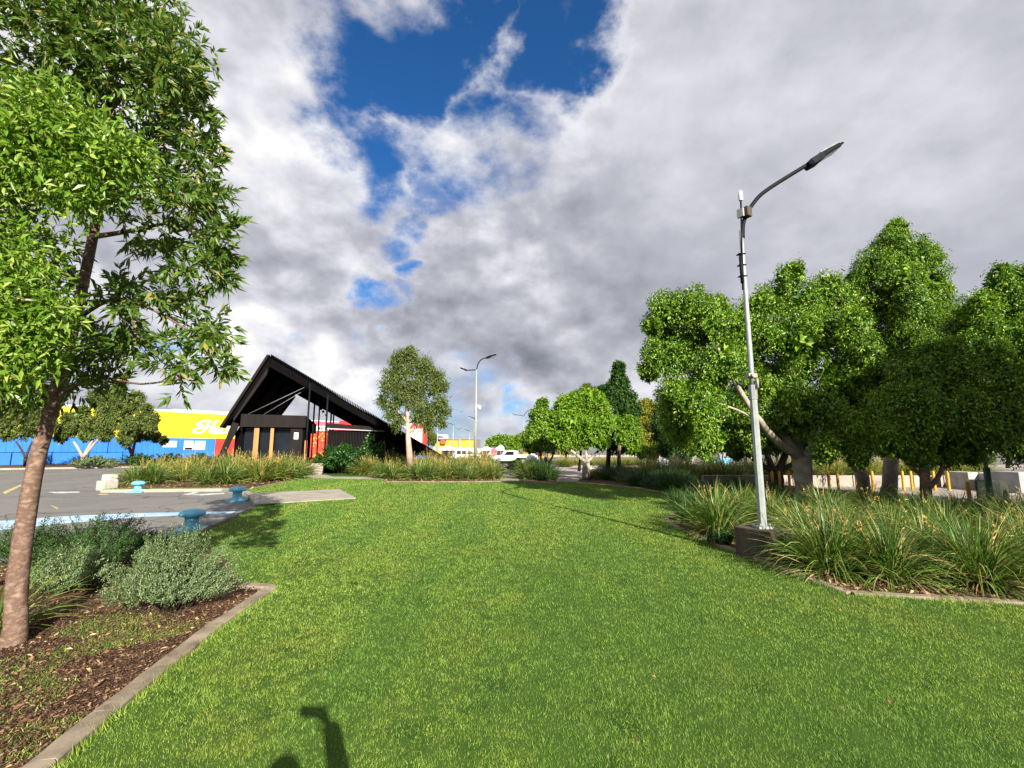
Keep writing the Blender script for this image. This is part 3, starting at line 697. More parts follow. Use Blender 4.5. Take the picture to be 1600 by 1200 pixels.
# ---- near left tree with a brown leaning trunk
Yt = 4.55
tb = G(14, 1012); 
tp = [tb + V3((0, 0, -.05)), tb + V3((0.02, .02, .12)), W(28, 900, 4.56), W(52, 745, 4.6), W(80, 640, 4.65), W(112, 520, 4.7), W(135, 420, 4.75), W(152, 330, 4.8), W(165, 220, 4.85), W(175, 110, 4.9), W(178, 20, 5.0)]
tp, tr_ = smooth_path(tp, 5), None
rr = np.interp(np.linspace(0, 1, len(tp)), [0, .03, .12, .4, .7, 1], [.15, .106, .086, .058, .042, .02])
tr = [(tp, list(rr))]
for pts, r0, r1 in [
    ([W(112, 520, 4.7), W(70, 470, 4.5), W(20, 440, 4.4), W(-60, 400, 4.3)], .03, .01),
    ([W(118, 500, 4.7), W(170, 470, 4.6), W(230, 480, 4.4), W(300, 520, 4.2)], .028, .007),
    ([W(128, 450, 4.7), W(90, 400, 4.8), W(60, 395, 4.9), W(10, 380, 5)], .02, .008),
    ([W(145, 370, 4.75), W(210, 360, 4.6), W(270, 350, 4.5), W(330, 380, 4.4)], .03, .008),
    ([W(150, 340, 4.75), W(110, 290, 4.9), W(60, 250, 5)], .03, .01),
    ([W(160, 270, 4.8), W(220, 230, 4.9), W(290, 240, 5)], .028, .008),
    ([W(168, 180, 4.8), W(220, 120, 4.6), W(270, 110, 4.5)], .022, .006),
    ([W(88, 620, 4.65), W(150, 590, 4.6), W(220, 600, 4.4), W(290, 590, 4.3)], .02, .006),
    ([W(84, 640, 4.65), W(60, 600, 4.6), W(0, 590, 4.4)], .018, .006),
    ([W(170, 470, 4.6), W(210, 520, 4.5), W(270, 580, 4.3), W(310, 600, 4.2)], .012, .004)]:
    tr.append(limb(pts, r0, r1))
left_blobs = pxblobs([(60, 60, 75), (150, 40, 85), (235, 45, 50), (120, 120, 75), (205, 120, 80), (285, 95, 45), (275, 165, 60), (215, 215, 75, .3), (300, 235, 50), (120, 220, 75, .5),
    (320, 290, 42), (290, 330, 50, -.2), (350, 385, 34, -.3), (300, 400, 50, -.3), (240, 360, 50), (200, 300, 60), (60, 290, 70, .4), (160, 250, 60),
    (250, 110, 50, -.4), (90, 10, 60), (220, 0, 60, .3), (30, 120, 60, .3), (330, 330, 35, .2)], Yt)
left_low = pxblobs([(240, 480, 38, -.2), (300, 505, 42, -.3), (325, 555, 34, -.4), (190, 465, 28), (270, 590, 28, -.3), (215, 540, 30, .1),
    (50, 590, 55, .2), (0, 620, 45), (120, 570, 32, -.2), (160, 610, 26, 0), (60, 400, 38, .4), (110, 440, 26, .2), (340, 545, 22, -.2), (150, 540, 26, .3), (20, 520, 45, .5)], Yt)
mk_tree('tree', 'tall near tree with leaning brown trunk and long narrow leaves, left edge', 'tree', tb, tr,
    [(sprays(pendulous(left_blobs, (6, 9), (.3, .46), 1.0, 3, .86), 1950, 12, .122, .033, .3, .2, twig=.14), M['leaf_box'], 'crown'),
     (sprays(pendulous(left_low, (3, 5), (.34, .55), .7, 8, .9), 600, 11, .12, .032, .7, .3, twig=.16), M['leaf_box'], 'crown')], M['bark_brown'], tw_=.10, nseg=14)
# ---- second tree just out of frame on the left, its bright boughs reach in
rb = V3((-5.6, 3.0, 0))
lt = [limb([rb, rb + V3((0, .05, 1.2)), rb + V3((.15, .1, 2.4)), rb + V3((.1, .3, 4.2))], .10, .05)]
for e in (W(110, 210, 3.5), W(190, 250, 3.6), W(40, 320, 3.4), W(60, 470, 3.3), W(20, 200, 3.4)):
    lt.append(limb([rb + V3((.13, .1, 2.5)), (rb + V3((.13, .1, 2.9))) * .5 + e * .5, e], .03, .008))
mk_tree('tree', 'bright lime green round leaved boughs in front of the taller left tree', 'tree', rb, lt,
    [(foliage(pxblobs([(20, 190, 60), (90, 190, 55), (60, 250, 70), (150, 230, 50), (200, 250, 38), (130, 290, 42), (0, 280, 60), (30, 160, 35), (-60, 220, 90),
        (15, 400, 48), (45, 450, 48), (80, 500, 36), (20, 520, 48), (60, 560, 26), (0, 560, 48), (-40, 460, 70), (-90, 350, 90)], 3.4), 1900, 9, .078, .028, .075, .15, .5, .2),
      M['leaf_lime'], 'crown')], M['bark_grey'])

# ---- big rounded fig trees on the right
def fig(name, label, Y, trunkbase, trunks, blobs, nclus, mat_='leaf_ficus', leaf=(.085, .042), bark='bark_grey', per=9, group='fig trees along the right side', extra=None, sig=.13, sub=(10, 15), shrink=.89):
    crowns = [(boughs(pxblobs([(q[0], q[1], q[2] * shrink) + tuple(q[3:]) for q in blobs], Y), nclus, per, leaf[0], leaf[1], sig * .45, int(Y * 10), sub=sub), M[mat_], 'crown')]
    if extra: crowns += extra
    return mk_tree(name, label, 'tree', trunkbase, trunks, crowns, M[bark], group)
YA = 14.0
bA = G(1264, 795)
fk = W(1252, 716, YA)
trA = [([bA + V3((.05, 0, -.1)), bA + V3((0, 0, .25)), (bA + fk) / 2 + V3((-.03, 0, 0)), fk + V3((0, 0, .1))], [.36, .30, .255, .27])]
for pts, r0, r1 in [([fk, W(1215, 690, YA - .4), W(1185, 655, YA - .8), W(1150, 600, YA - 1.1), W(1120, 540, YA - 1)], .15, .04),
    ([fk, W(1225, 680, YA), W(1200, 645, YA + .1), W(1180, 560, YA)], .14, .04), ([fk, W(1240, 670, YA + .4), W(1235, 600, YA + .2), W(1240, 500, YA)], .15, .05),
    ([fk, W(1285, 693, YA - .2), W(1310, 660, YA - .3), W(1340, 600, YA)], .15, .04), ([fk, W(1275, 690, YA + .5), W(1290, 640, YA + .8), W(1290, 540, YA + .5)], .13, .04),
    ([W(1190, 660, YA - .7), W(1150, 640, YA - .8), W(1090, 620, YA - .5)], .05, .02)]:
    trA.append(limb(pts, r0, r1))
blA = [(1042, 490, 38), (1075, 482, 36), (1045, 560, 44), (1108, 500, 42, -.6), (1125, 570, 46, -.8), (1080, 540, 46, .6), (1060, 620, 40, -.3), (1150, 510, 42), (1092, 640, 46, -1.0),
    (1110, 600, 40, .3), (1165, 560, 40, -.2), (1190, 478, 30), (1200, 530, 40, -.4), (1232, 440, 26), (1240, 425, 16), (1250, 480, 42, -.2), (1240, 530, 46, -.8), (1290, 450, 26, .8),
    (1180, 610, 44, .3), (1225, 600, 52, .4), (1280, 530, 46), (1330, 520, 40, -.8), (1350, 555, 36, -1.0), (1310, 590, 48, -.4), (1270, 640, 44, -.9), (1230, 650, 40, -.3), (1320, 640, 44, .3), (1370, 600, 34, -.6),
    (1160, 670, 44, .2), (1110, 680, 42, .5), (1060, 670, 36, .4), (1040, 530, 30, 1), (1200, 690, 30, .8), (1340, 680, 36, .6), (1300, 690, 32, .9), (1020, 510, 16), (1015, 580, 20), (1285, 490, 30, 1.2), (1315, 470, 26, 1.4), (1210, 470, 26, .8), (1170, 500, 26, 1.0), (1120, 480, 20, .5), (1140, 540, 36, .6), (1250, 570, 40, 1.0)]
fig('fig_tree', 'wide fig tree with pale forked trunk just behind the tall street lamp', YA, bA, trA, blA, 15500)
YB = 17.0
bB = G(1352, 778)
trB = [limb([bB, W(1345, 735, YB), W(1322, 700, YB), W(1300, 660, YB)], .24, .12), limb([bB + V3((.85, 0, -.05)), W(1392, 730, YB), W(1395, 640, YB), W(1400, 500, YB), W(1400, 420, YB)], .30, .08)]
blB = [(1398, 362, 20), (1390, 385, 30), (1420, 400, 34, -.4), (1370, 420, 36), (1450, 405, 28), (1400, 440, 42, -.7), (1445, 440, 38, -.3), (1468, 455, 22), (1340, 440, 28, .4), (1335, 470, 30), (1370, 480, 40, .2),
    (1420, 490, 46, -.5), (1460, 500, 34), (1345, 510, 34, .6), (1400, 540, 46), (1450, 550, 46, .3), (1390, 590, 46, .5), (1430, 610, 46, .6), (1340, 560, 40, 1), (1480, 530, 30, .5), (1400, 355, 12), (1360, 650, 40, 1), (1420, 660, 40, .8), (1490, 500, 34, .6), (1510, 540, 40, .8), (1480, 580, 40, .6), (1330, 600, 40, 1)]
fig('fig_tree', 'tallest fig tree, its pointed dark green crown standing above the others', YB, bB, trB, blB, 13500)
YC = 11.5
bC = G(1446, 813)
trC = [limb([bC, W(1447, 760, YC), W(1441, 715, YC), W(1440, 680, YC + .2), W(1442, 640, YC + .8)], .135, .07),
       limb([W(1446, 752, YC), W(1434, 738, YC), W(1424, 730, YC - .1)], .055, .04), limb([W(1450, 765, YC), W(1466, 745, YC), W(1476, 715, YC), W(1480, 660, YC)], .06, .04)]
blC = [(1430, 600, 40, .5), (1390, 640, 36, .3), (1440, 650, 40, -.3), (1390, 690, 32), (1490, 610, 44, .2), (1470, 560, 36, .5), (1500, 660, 42, -.4), (1430, 705, 26), (1470, 700, 30, .2), (1540, 610, 46), (1530, 560, 40, .4), (1340, 670, 30, .5), (1550, 660, 44, -.2), (1510, 705, 22), (1340, 715, 14, .6), (1290, 700, 20, .8)]
fig('fig_tree', 'fig tree with brown trunk and stubby cut fork behind the right grass clumps', YC, bC, trC, blC, 11500, bark='bark_brown', leaf=(.08, .042))
YD = 12.5
bD = G(1700, 806)
trD = [limb([bD, W(1690, 700, YD), W(1640, 600, YD), W(1600, 500, YD)], .2, .08)]
blD = [(1565, 430, 18), (1560, 455, 28), (1590, 440, 26), (1535, 480, 28), (1580, 490, 42), (1545, 520, 36, -.3), (1620, 470, 45), (1600, 540, 46, -.5), (1560, 575, 36, -.5), (1640, 560, 60), (1600, 610, 46, -.3), (1580, 650, 36, -.8), (1640, 660, 60), (1600, 700, 30), (1700, 520, 90), (1515, 500, 22, .3), (1660, 430, 50), (1500, 530, 30, .8), (1575, 690, 20, -.3), (1530, 590, 40, .6), (1525, 540, 36, .4), (1500, 600, 36, .8)]
fig('fig_tree', 'fig tree crown cut off by the right edge of the picture', YD, bD, trD, blD, 9000, leaf=(.08, .04))
for k_, (tx, ty, th_) in enumerate([(13.8, 4.6, 8.6), (18.0, 9.0, 8.0)]):
    rr_ = random.Random(k_ + 40); root_ = V3((tx, ty, 0))
    trk = [limb([root_, root_ + V3((0, .1, 1.3)), root_ + V3((.1, 0, 2.4))], .28, .22, 3)] + [limb([root_ + V3((.1, 0, 2.3)), root_ + V3((1.2 * math.cos(a_), 1.2 * math.sin(a_), 3.6)), root_ + V3((2 * math.cos(a_), 2 * math.sin(a_), th_ - 2.4))], .14, .05, 3) for a_ in (.3, 1.9, 3.4, 5.0)]
    bl_ = [(tx + rr_.uniform(-2.3, 2.3), ty + rr_.uniform(-2.3, 2.3), rr_.uniform(3.0, th_ - 1.0), 1.15, 1.15, 1.1) for _ in range(22)] + [(tx, ty, th_ - .8, 1.1, 1.1, 1.0)]
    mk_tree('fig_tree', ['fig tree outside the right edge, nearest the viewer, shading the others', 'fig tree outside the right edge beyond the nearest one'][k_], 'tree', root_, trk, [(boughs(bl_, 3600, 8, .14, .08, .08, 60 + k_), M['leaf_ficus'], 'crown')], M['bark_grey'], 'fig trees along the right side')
YE = 22.0
bE = G(1212, 762)
trE = [limb([bE, W(1212, 735, YE)], .35, .3, 2), limb([W(1212, 738, YE), W(1190, 726, YE), W(1160, 705, YE), W(1130, 690, YE)], .16, .08), limb([W(1214, 738, YE), W(1225, 715, YE), W(1235, 690, YE)], .2, .1), limb([W(1216, 738, YE), W(1240, 724, YE), W(1270, 712, YE)], .13, .07), limb([W(1210, 738, YE), W(1200, 715, YE), W(1195, 690, YE)], .18, .1)]
blE = [(1040, 668, 30), (1075, 680, 26), (1110, 670, 36), (1150, 680, 30), (1190, 670, 32), (1230, 675, 32), (1270, 680, 28), (1310, 675, 30), (1050, 640, 32), (1090, 630, 30), (1140, 640, 36), (1040, 700, 12), (1100, 704, 12), (1150, 706, 10), (1270, 700, 16), (1350, 690, 26)]
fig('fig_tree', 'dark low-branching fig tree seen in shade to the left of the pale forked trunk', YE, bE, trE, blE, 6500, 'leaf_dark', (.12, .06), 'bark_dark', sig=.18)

# ---- middle distance trees left of the figs
YF = 27.0
bF = G(916, 749.5)
trF = [([bF + V3((0,0,-.1)), W(916, 735, YF), W(916, 722, YF)], [.27, .22, .2])]
for e, q in ((W(890, 700, YF), W(902, 712, YF)), (W(940, 698, YF), W(930, 710, YF)), (W(915, 690, YF), W(916, 708, YF)), (W(870, 690, YF), W(895, 706, YF))): trF.append(limb([W(916, 723, YF), q, e], .12, .05))
blF = [(882, 634, 15), (900, 630, 15), (920, 626, 17), (938, 636, 17), (872, 655, 15), (890, 655, 20, -.3), (915, 652, 22, .3), (940, 660, 18, -.4), (868, 680, 12), (888, 684, 18, .2), (912, 686, 20), (938, 688, 15, -.3), (930, 620, 8), (925, 668, 16, -.5)]
fig('fig_tree', 'clipped round fig tree with single pale trunk beside the grey driveway', YF, bF, trF, blF, 4200, 'leaf_bright', (.15, .085), per=8, group='small trees in the middle distance', sig=.18)
YG = 33.0
bG = G(856, 740)
trG = [limb([bG, W(856, 728, YG), W(852, 715, YG)], .14, .1, 2), limb([W(856, 728, YG), W(862, 716, YG), W(866, 705, YG)], .09, .06, 2), limb([G(848, 740), W(846, 722, YG), W(843, 705, YG)], .1, .07, 2)]
blG = [(848, 632, 9), (843, 648, 14), (858, 652, 12), (838, 668, 14), (855, 672, 16), (828, 684, 13), (845, 690, 17), (862, 692, 14), (832, 698, 10), (822, 688, 7), (866, 660, 10)]
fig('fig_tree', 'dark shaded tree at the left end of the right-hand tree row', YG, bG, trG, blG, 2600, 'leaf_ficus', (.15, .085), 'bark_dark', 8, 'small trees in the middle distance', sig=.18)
YH = 31.0
bH = G(950, 744)
trH = [limb([bH, W(951, 710, YH), W(958, 650, YH), W(966, 590, YH)], .2, .06)]
blH = [(967, 574, 6), (965, 586, 10), (972, 600, 12), (955, 606, 9), (965, 622, 17), (945, 622, 8), (985, 622, 10), (950, 642, 15), (975, 645, 20), (940, 612, 5), (990, 640, 10), (960, 665, 20), (980, 668, 18), (955, 690, 18), (978, 695, 16), (965, 632, 14)]
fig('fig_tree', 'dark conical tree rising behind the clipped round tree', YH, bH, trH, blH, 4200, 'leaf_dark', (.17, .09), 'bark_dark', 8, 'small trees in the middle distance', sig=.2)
YI = 38.0
fig('fig_tree', 'olive green treetop just showing behind the clipped round tree', YI, G(905, 735), [limb([G(905, 735), W(908, 700, YI), W(915, 620, YI)], .15, .05)],
    [(915, 612, 10), (905, 618, 9), (925, 615, 9), (912, 630, 12), (928, 628, 9), (918, 606, 5)], 700, 'leaf_gum', (.18, .06), 'bark_dark', 8, 'small trees in the middle distance', sig=.2)
YJ = 36.0
fig('fig_tree', 'yellowish leaning tree between the conical tree and the big figs', YJ, G(1012, 737), [limb([G(1012, 737), W(1012, 700, YJ), W(1015, 650, YJ)], .14, .05)],
    [(1005, 640, 14), (1022, 645, 14), (1035, 660, 12), (1000, 660, 14), (1018, 668, 16), (1038, 680, 13), (1005, 690, 14), (1025, 695, 13), (992, 650, 8), (1012, 632, 7)], 2300, 'leaf_yellow', (.17, .08), 'bark_dark', 8, 'small trees in the middle distance', sig=.2)
YK = 29.0
fig('fig_tree', 'small bright leafed tree on a reddish trunk beside the brick box', YK, G(967, 746), [limb([G(967, 746), W(967, 720, YK), W(968, 690, YK)], .15, .11)],
    [(975, 668, 11), (962, 660, 8), (985, 660, 9), (972, 685, 10), (990, 680, 12), (988, 700, 10), (1003, 706, 9), (1020, 708, 9)], 1400, 'leaf_bright', (.14, .07), 'bark_brown', 8, 'small trees in the middle distance', sig=.16)
# gum tree beside the pavilion
YM = 30.0
bM = G(640, 744)
trM = [limb([bM, W(640, 715, YM), W(638, 685, YM), W(637, 650, YM), W(632, 600, YM), W(630, 570, YM)], .26, .06)]
for pts in ([W(639, 668, YM), W(648, 650, YM), W(655, 620, YM), W(660, 585, YM)], [W(638, 660, YM), W(620, 640, YM), W(608, 620, YM)], [W(637, 640, YM), W(650, 620, YM), W(665, 600, YM), W(680, 590, YM)],
            [W(639, 676, YM), W(660, 660, YM), W(685, 652, YM)], [W(639, 672, YM), W(622, 662, YM), W(603, 650, YM)], [W(637, 625, YM), W(620, 600, YM), W(612, 575, YM)]): trM.append(limb(pts, .11, .03))
blM = [(622, 566, 12), (640, 560, 12), (612, 585, 11), (628, 590, 14), (648, 578, 14), (664, 568, 9), (670, 585, 12), (652, 600, 15), (685, 590, 10), (692, 603, 8), (675, 612, 14), (606, 605, 11), (622, 616, 14),
    (640, 622, 12), (600, 622, 8), (612, 636, 10), (660, 632, 14), (685, 632, 12), (694, 645, 8), (672, 652, 13), (690, 660, 8), (652, 655, 10), (608, 650, 8), (625, 652, 8), (620, 665, 6), (670, 668, 8), (598, 632, 7)]
mk_tree('gum_tree', 'loose olive crowned gum tree with pink trunk right of the pavilion roof', 'tree', bM, trM,
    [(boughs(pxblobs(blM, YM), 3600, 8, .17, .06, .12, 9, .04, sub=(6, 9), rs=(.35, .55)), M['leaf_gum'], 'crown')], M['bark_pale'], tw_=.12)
# trees by the painted wall on the left
YN = 48.0
bN = G(128, 729)
def fk2(bx, by, Yn, lst, r): return [limb([G(bx, by), W(bx, by - 12, Yn)], r, r * .8, 2)] + [limb([W(bx, by - 13, Yn), W((bx + e[0]) / 2, (by - 16 + e[1]) / 2, Yn), W(e[0], e[1], Yn)], r * .6, r * .3, 3) for e in lst]
fig('street_tree', 'spreading tree with pale forked trunk before the blue wall', YN, bN, fk2(130, 728, YN, [(115, 690), (145, 688), (160, 680)], .28),
    [(105, 672, 15), (125, 664, 15), (150, 668, 16), (170, 660, 18), (190, 652, 17), (135, 680, 12), (165, 680, 12), (205, 668, 15), (222, 655, 13), (235, 668, 10), (160, 635, 14), (185, 630, 14), (205, 636, 12), (175, 615, 12), (95, 684, 8), (195, 685, 12), (230, 640, 9), (238, 655, 11), (150, 622, 12), (185, 608, 11), (212, 622, 11), (130, 645, 11), (175, 640, 14), (110, 655, 11)],
    4200, 'leaf_gum', (.2, .10), 'bark_pale', 8, 'street trees before the painted wall', sig=.25)
fig('street_tree', 'dark trunked tree nearer the yellow wall, casting shade on it', 55, G(208, 726), fk2(206, 725, 55, [(195, 680), (215, 675)], .3),
    [(215, 682, 10), (232, 678, 9), (245, 684, 8), (200, 690, 9), (255, 688, 6), (222, 665, 10), (205, 672, 12)], 1100, 'leaf_gum', (.2, .09), 'bark_brown', 8, 'street trees before the painted wall', sig=.25)
fig('street_tree', 'dim green tree behind the near brown trunk at the far left', 46, G(40, 730), fk2(40, 729, 46, [(25, 690), (50, 690)], .2),
    [(5, 655, 18), (30, 650, 20), (55, 655, 18), (15, 675, 16), (45, 672, 16), (75, 665, 12), (-20, 660, 24), (30, 630, 16), (60, 635, 12)], 1800, 'leaf_gum', (.2, .1), 'bark_dark', 8, 'street trees before the painted wall', sig=.25)
# trees far off over the car park
YP = 95
fig('street_tree', 'flat topped tree behind the white pickup, far end of the car park', YP, G(818, 714.5), [limb([G(816, 715), W(816, 708, YP), W(810, 700, YP)], .3, .2, 2), limb([W(816, 707, YP), W(822, 700, YP)], .2, .12, 2)],
    [(800, 692, 7), (810, 688, 7), (820, 690, 8), (830, 694, 7), (795, 698, 5), (808, 698, 7), (825, 700, 6), (838, 698, 6)], 900, 'leaf_bright', (.35, .2), 'bark_brown', 8, 'trees far across the car park', sig=.4)
fig('street_tree', 'flat topped tree left of the white peaked roof in the distance', 130, G(778, 711), [limb([G(778, 711), W(778, 698, 130)], .3, .2, 2)],
    [(770, 690, 6), (780, 686, 6), (790, 687, 6), (764, 693, 4), (776, 693, 6), (788, 693, 6), (800, 687, 4)], 700, 'leaf_ficus', (.45, .25), 'bark_brown', 8, 'trees far across the car park', sig=.5)
fig('street_tree', 'olive roadside tree beside the orange building', 110, G(668, 713), [limb([G(668, 713), W(668, 695, 110)], .3, .2, 2)],
    [(664, 682, 5), (672, 679, 6), (679, 684, 5), (668, 689, 5), (662, 690, 4), (676, 690, 4)], 500, 'leaf_gum', (.4, .16), 'bark_pale', 8, 'trees far across the car park', sig=.4)
# a wooded background behind the promenade on the right
def far_tree(px, Y, hpx, wpx, mat_, label, n=700, tr_mat='bark_dark'):
    base = G(px, 702 + 1.8 * 720 / Y); by = 702 + 1.8 * 720 / Y; r = random.Random(px)
    top = hpx; bl = []
    for k in range(9):
        fx = (r.random() - .5) * wpx; fy = r.random()
        bl.append((px + fx * (1 - .4 * abs(fy - .4)), top + 8 + fy * (by - 26 - top), wpx * (.20 + .08 * r.random()), (r.random() - .5) * 2))
    fig('background_tree', label, Y, base, [limb([base, W(px + r.uniform(-2, 2), by - 18, Y), W(px + r.uniform(-6, 6), (top + by) / 2, Y)], .2, .1, 3), limb([W(px, by - 16, Y), W(px + 9, by - 30, Y)], .12, .06, 2)],
        bl, n, mat_, (.26, .13), tr_mat, 8, 'trees behind the promenade', sig=.3)
GT = ['olive backdrop tree behind the dome tents', 'dark backdrop tree behind the red roofed shelter', 'olive backdrop tree left of the grey house', 'dark backdrop tree behind the grey house', 'green backdrop tree behind the tall lamp', 'dark backdrop tree behind the pale forked trunk', 'olive backdrop tree between the first two fig trunks', 'dark backdrop tree behind the paired grey trunks', 'olive backdrop tree behind the brown stubby trunk', 'dark backdrop tree above the pale stone blocks', 'green backdrop tree above the grey-green stone block', 'dark backdrop tree at the right picture edge']
for i, (px, Y, top, wpx, mt) in enumerate([(1030, 60, 672, 50, 'leaf_gum'), (1075, 52, 665, 55, 'leaf_dark'), (1120, 64, 675, 50, 'leaf_gum'), (1165, 48, 655, 60, 'leaf_dark'), (1215, 60, 660, 50, 'leaf_ficus'), (1270, 44, 640, 70, 'leaf_dark'),
    (1330, 56, 650, 60, 'leaf_gum'), (1390, 42, 630, 80, 'leaf_dark'), (1450, 55, 640, 70, 'leaf_gum'), (1510, 38, 620, 90, 'leaf_dark'), (1575, 46, 630, 90, 'leaf_ficus'), (1650, 36, 600, 110, 'leaf_dark')]):
    far_tree(px, Y, top, wpx, mt, GT[i], 800)
far_tree(884, 62, 706 - 18, 26, 'leaf_yellow', 'small yellow-green tree under the clipped round crown, across the road', 250)

# ================================================================ SHRUBS
def shrub(name, label, base, rx, rz, nst, per, leafL, leafW, mat_, seed=0, up=.9, ry=None, cat='shrub', group=None):
    """many stems from one base, each thickly set with small leaves"""
    r = np.random.default_rng(seed); ry = ry or rx
    th = r.random(nst) * 6.283; q = np.sqrt(r.random(nst))
    lobe = 1 + .16 * np.sin(th * 3 + seed) + .12 * np.sin(th * 5 + 2 * seed)
    end = np.c_[np.cos(th) * q * rx * lobe, np.sin(th) * q * ry * lobe, rz * np.sqrt(np.maximum(0, 1 - q ** 2 * .85)) * r.uniform(.6, 1.2, nst) * (1 + .22 * np.sin(th * 4 + seed * 1.7) * q)]
    st = end * np.array([.25, .25, 0]) + np.c_[r.normal(0, .03, (nst, 2)), np.zeros(nst)]
    t = r.random((nst, per)) ** .6
    t = .35 + .65 * t
    bend = np.stack([t, t, t ** .8], 2)
    P = (st[:, None] + (end - st)[:, None] * bend).reshape(-1, 3)
    tw = unit(end - st + np.array([0, 0, up * .3]))
    T = np.repeat(tw, per, 0); P = P + r.normal(size=P.shape) * .012
    perp = unit(np.cross(T, r.normal(size=T.shape)))
    Dr = unit(T * .75 + perp * .8); N = unit(T * .7 - perp * .6 + r.normal(size=T.shape) * .2)
    V = leaf_quads(P, Dr, N, leafL * r.uniform(.7, 1.2, len(P)), leafW, .2)
    root = empty(name, base, 0, label, cat, group)
    quads_mesh('foliage', V, M[mat_], root)
    b = MB()
    for k in range(0, nst, max(1, nst // 60)):
        s0, e0 = V3(st[k]), V3(end[k]); b.tube([s0, (s0 + e0) / 2 + V3((0, 0, .03)), e0 * .97], [.006, .004, .002], 4, cap=False)
    b.build('stem', M['bark_dark'], root)
    return root
shrub('shrub', 'silvery green rosemary-like shrub filling the corner of the left bed', G(268, 955), .68, .80, 700, 60, .026, .009, 'leaf_silver', 1, ry=.5)
shrub('shrub', 'smaller silvery shrub half shaded beside the near trunk', G(115, 925), .5, .5, 420, 46, .026, .012, 'leaf_silver', 2, ry=.45)
shrub('shrub', 'dark bushy shrub coloured for full shade at the road edge behind the silvery ones', G(150, 885), .9, .68, 460, 50, .03, .012, 'leaf_dark', 3)  # darker leaf colour stands in for the shade on the back shrubs
shrub('shrub', 'dark loose shrub at the far left behind the near trunk', G(40, 880), .7, .6, 300, 46, .03, .012, 'leaf_dark', 4)  # shade put into the leaf colour here too
shrub('shrub', 'low dark shrub under the right side of the silvery shrub', G(225, 880), .55, .42, 300, 46, .03, .012, 'leaf_dark', 5)  # leaves coloured dark for shade, like the two above
shrub('shrub', 'small leafy seedling plant against the dark concrete block', G(1128, 852), .26, .24, 60, 16, .05, .03, 'leaf_ivy', 6, ry=.2)
shrub('shrub', 'rounded pale green shrub on the kerb before the blue wall', V3((-41.8, 47, 0)), 1.9, 1.0, 300, 40, .12, .06, 'leaf_silver', 7)
for k, (x_, y_) in enumerate([(-40, 50), (-37.8, 51.5), (-35.6, 53), (-33.5, 54.5)]):  # hedge leaves coloured darker to stand in for the street tree's shade
    shrub('hedge_bush', ['leftmost dark hedge bush under the wall-side street tree', 'second dark hedge bush from the left along the painted wall', 'third dark hedge bush from the left along the painted wall', 'rightmost dark hedge bush, nearest the pavilion bed'][k], V3((x_, y_, 0)), 1.6, 1.2, 220, 36, .14, .07, 'leaf_dark', 10 + k, group='dark hedge bushes under the street tree')
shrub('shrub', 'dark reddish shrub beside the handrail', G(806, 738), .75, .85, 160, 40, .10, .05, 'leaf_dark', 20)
for k, s_ in enumerate([0, 1]):
    shrub('ivy_bush', ['glossy green ivy bush at the right of the pavilion steps', 'glossy ivy bush climbing the slatted screen further right'][k], G(532 + 42 * k, 739.5), 1.7, 1.9 - .1 * k, 460, 50, .12, .09, 'leaf_ivy', 30 + k)

# ================================================================ STRAPPY CLUMPS
near_mats = [M['blade_clump'], M['spike'], M['litter']]
kn = [clump_mesh('strappy_leaves', 740 + 110 * (i % 3), .98 + .06 * (i % 2), near_mats, 100 + i, .15 + .03 * (i % 3), .0175, (.03, 1.35), 4, 7, (.2, 2.1), 90) for i in range(5)]
km = [clump_mesh('strappy_leaves', 420, 1.0, [M['blade_yellow'], M['spike'], M['litter']], 110 + i, .2, .030, (.05, 1.3), 14, 6, (.3, 1.9), 60) for i in range(3)]
kg = [clump_mesh('strappy_leaves', 420, 1.0, [M['blade_clump'], M['spike'], M['litter']], 120 + i, .2, .032, (.05, 1.3), 2, 6, (.3, 1.9), 50) for i in range(2)]
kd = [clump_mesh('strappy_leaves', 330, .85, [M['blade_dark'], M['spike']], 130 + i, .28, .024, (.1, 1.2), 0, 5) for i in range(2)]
def put_clump(me, p, s_, rz, label, group=None, sz=None):
    o = bpy.data.objects.new('grass_clump', me); col.objects.link(o); o.location = (p[0], p[1], .0); o.rotation_euler = (0, 0, rz)
    o.scale = (s_, s_, sz or s_); tag(o, label, 'grass clump', group); return o
rc = random.Random(5)
def where(px, marks):
    for lim, txt in marks:
        if px < lim: return txt
    return marks[-1][1]
# near right: named individually
NR = [(1122, 838, 1.22, 'strappy clump with drooping leaves at the left of the concrete block', kn[0]),
      (1160, 806, .95, 'upright strappy clump directly behind the concrete block', kn[1]),
      (1296, 896, 1.05, 'strappy clump just right of the concrete block and lamp', kn[2]),
      (1392, 908, 1.0, 'dense clump with brown dead base in the middle of the right bed', kn[0]),
      (1530, 915, 1.1, 'large green tussock nearest the kerb at the right', kn[3]),
      (1622, 905, 1.0, 'clump cut by the right edge of the picture', kn[2]),
      (1450, 880, .92, 'yellowish clump between the two largest right tussocks', kn[4])]
for i, (px, py, s_, lb, me) in enumerate(NR): put_clump(me, G(px, py), s_ * .92, rc.random() * 6, lb, 'strappy clumps in the near right bed')
back = [(1262, 862), (1310, 866), (1345, 870), (1400, 862), (1480, 858), (1560, 862), (1620, 850), (1250, 836), (1320, 838), (1385, 836), (1450, 838), (1520, 836), (1590, 836), (1650, 880), (1205, 822), (1290, 818), (1360, 815), (1420, 815), (1500, 815), (1570, 818), (1640, 825), (1690, 860)]
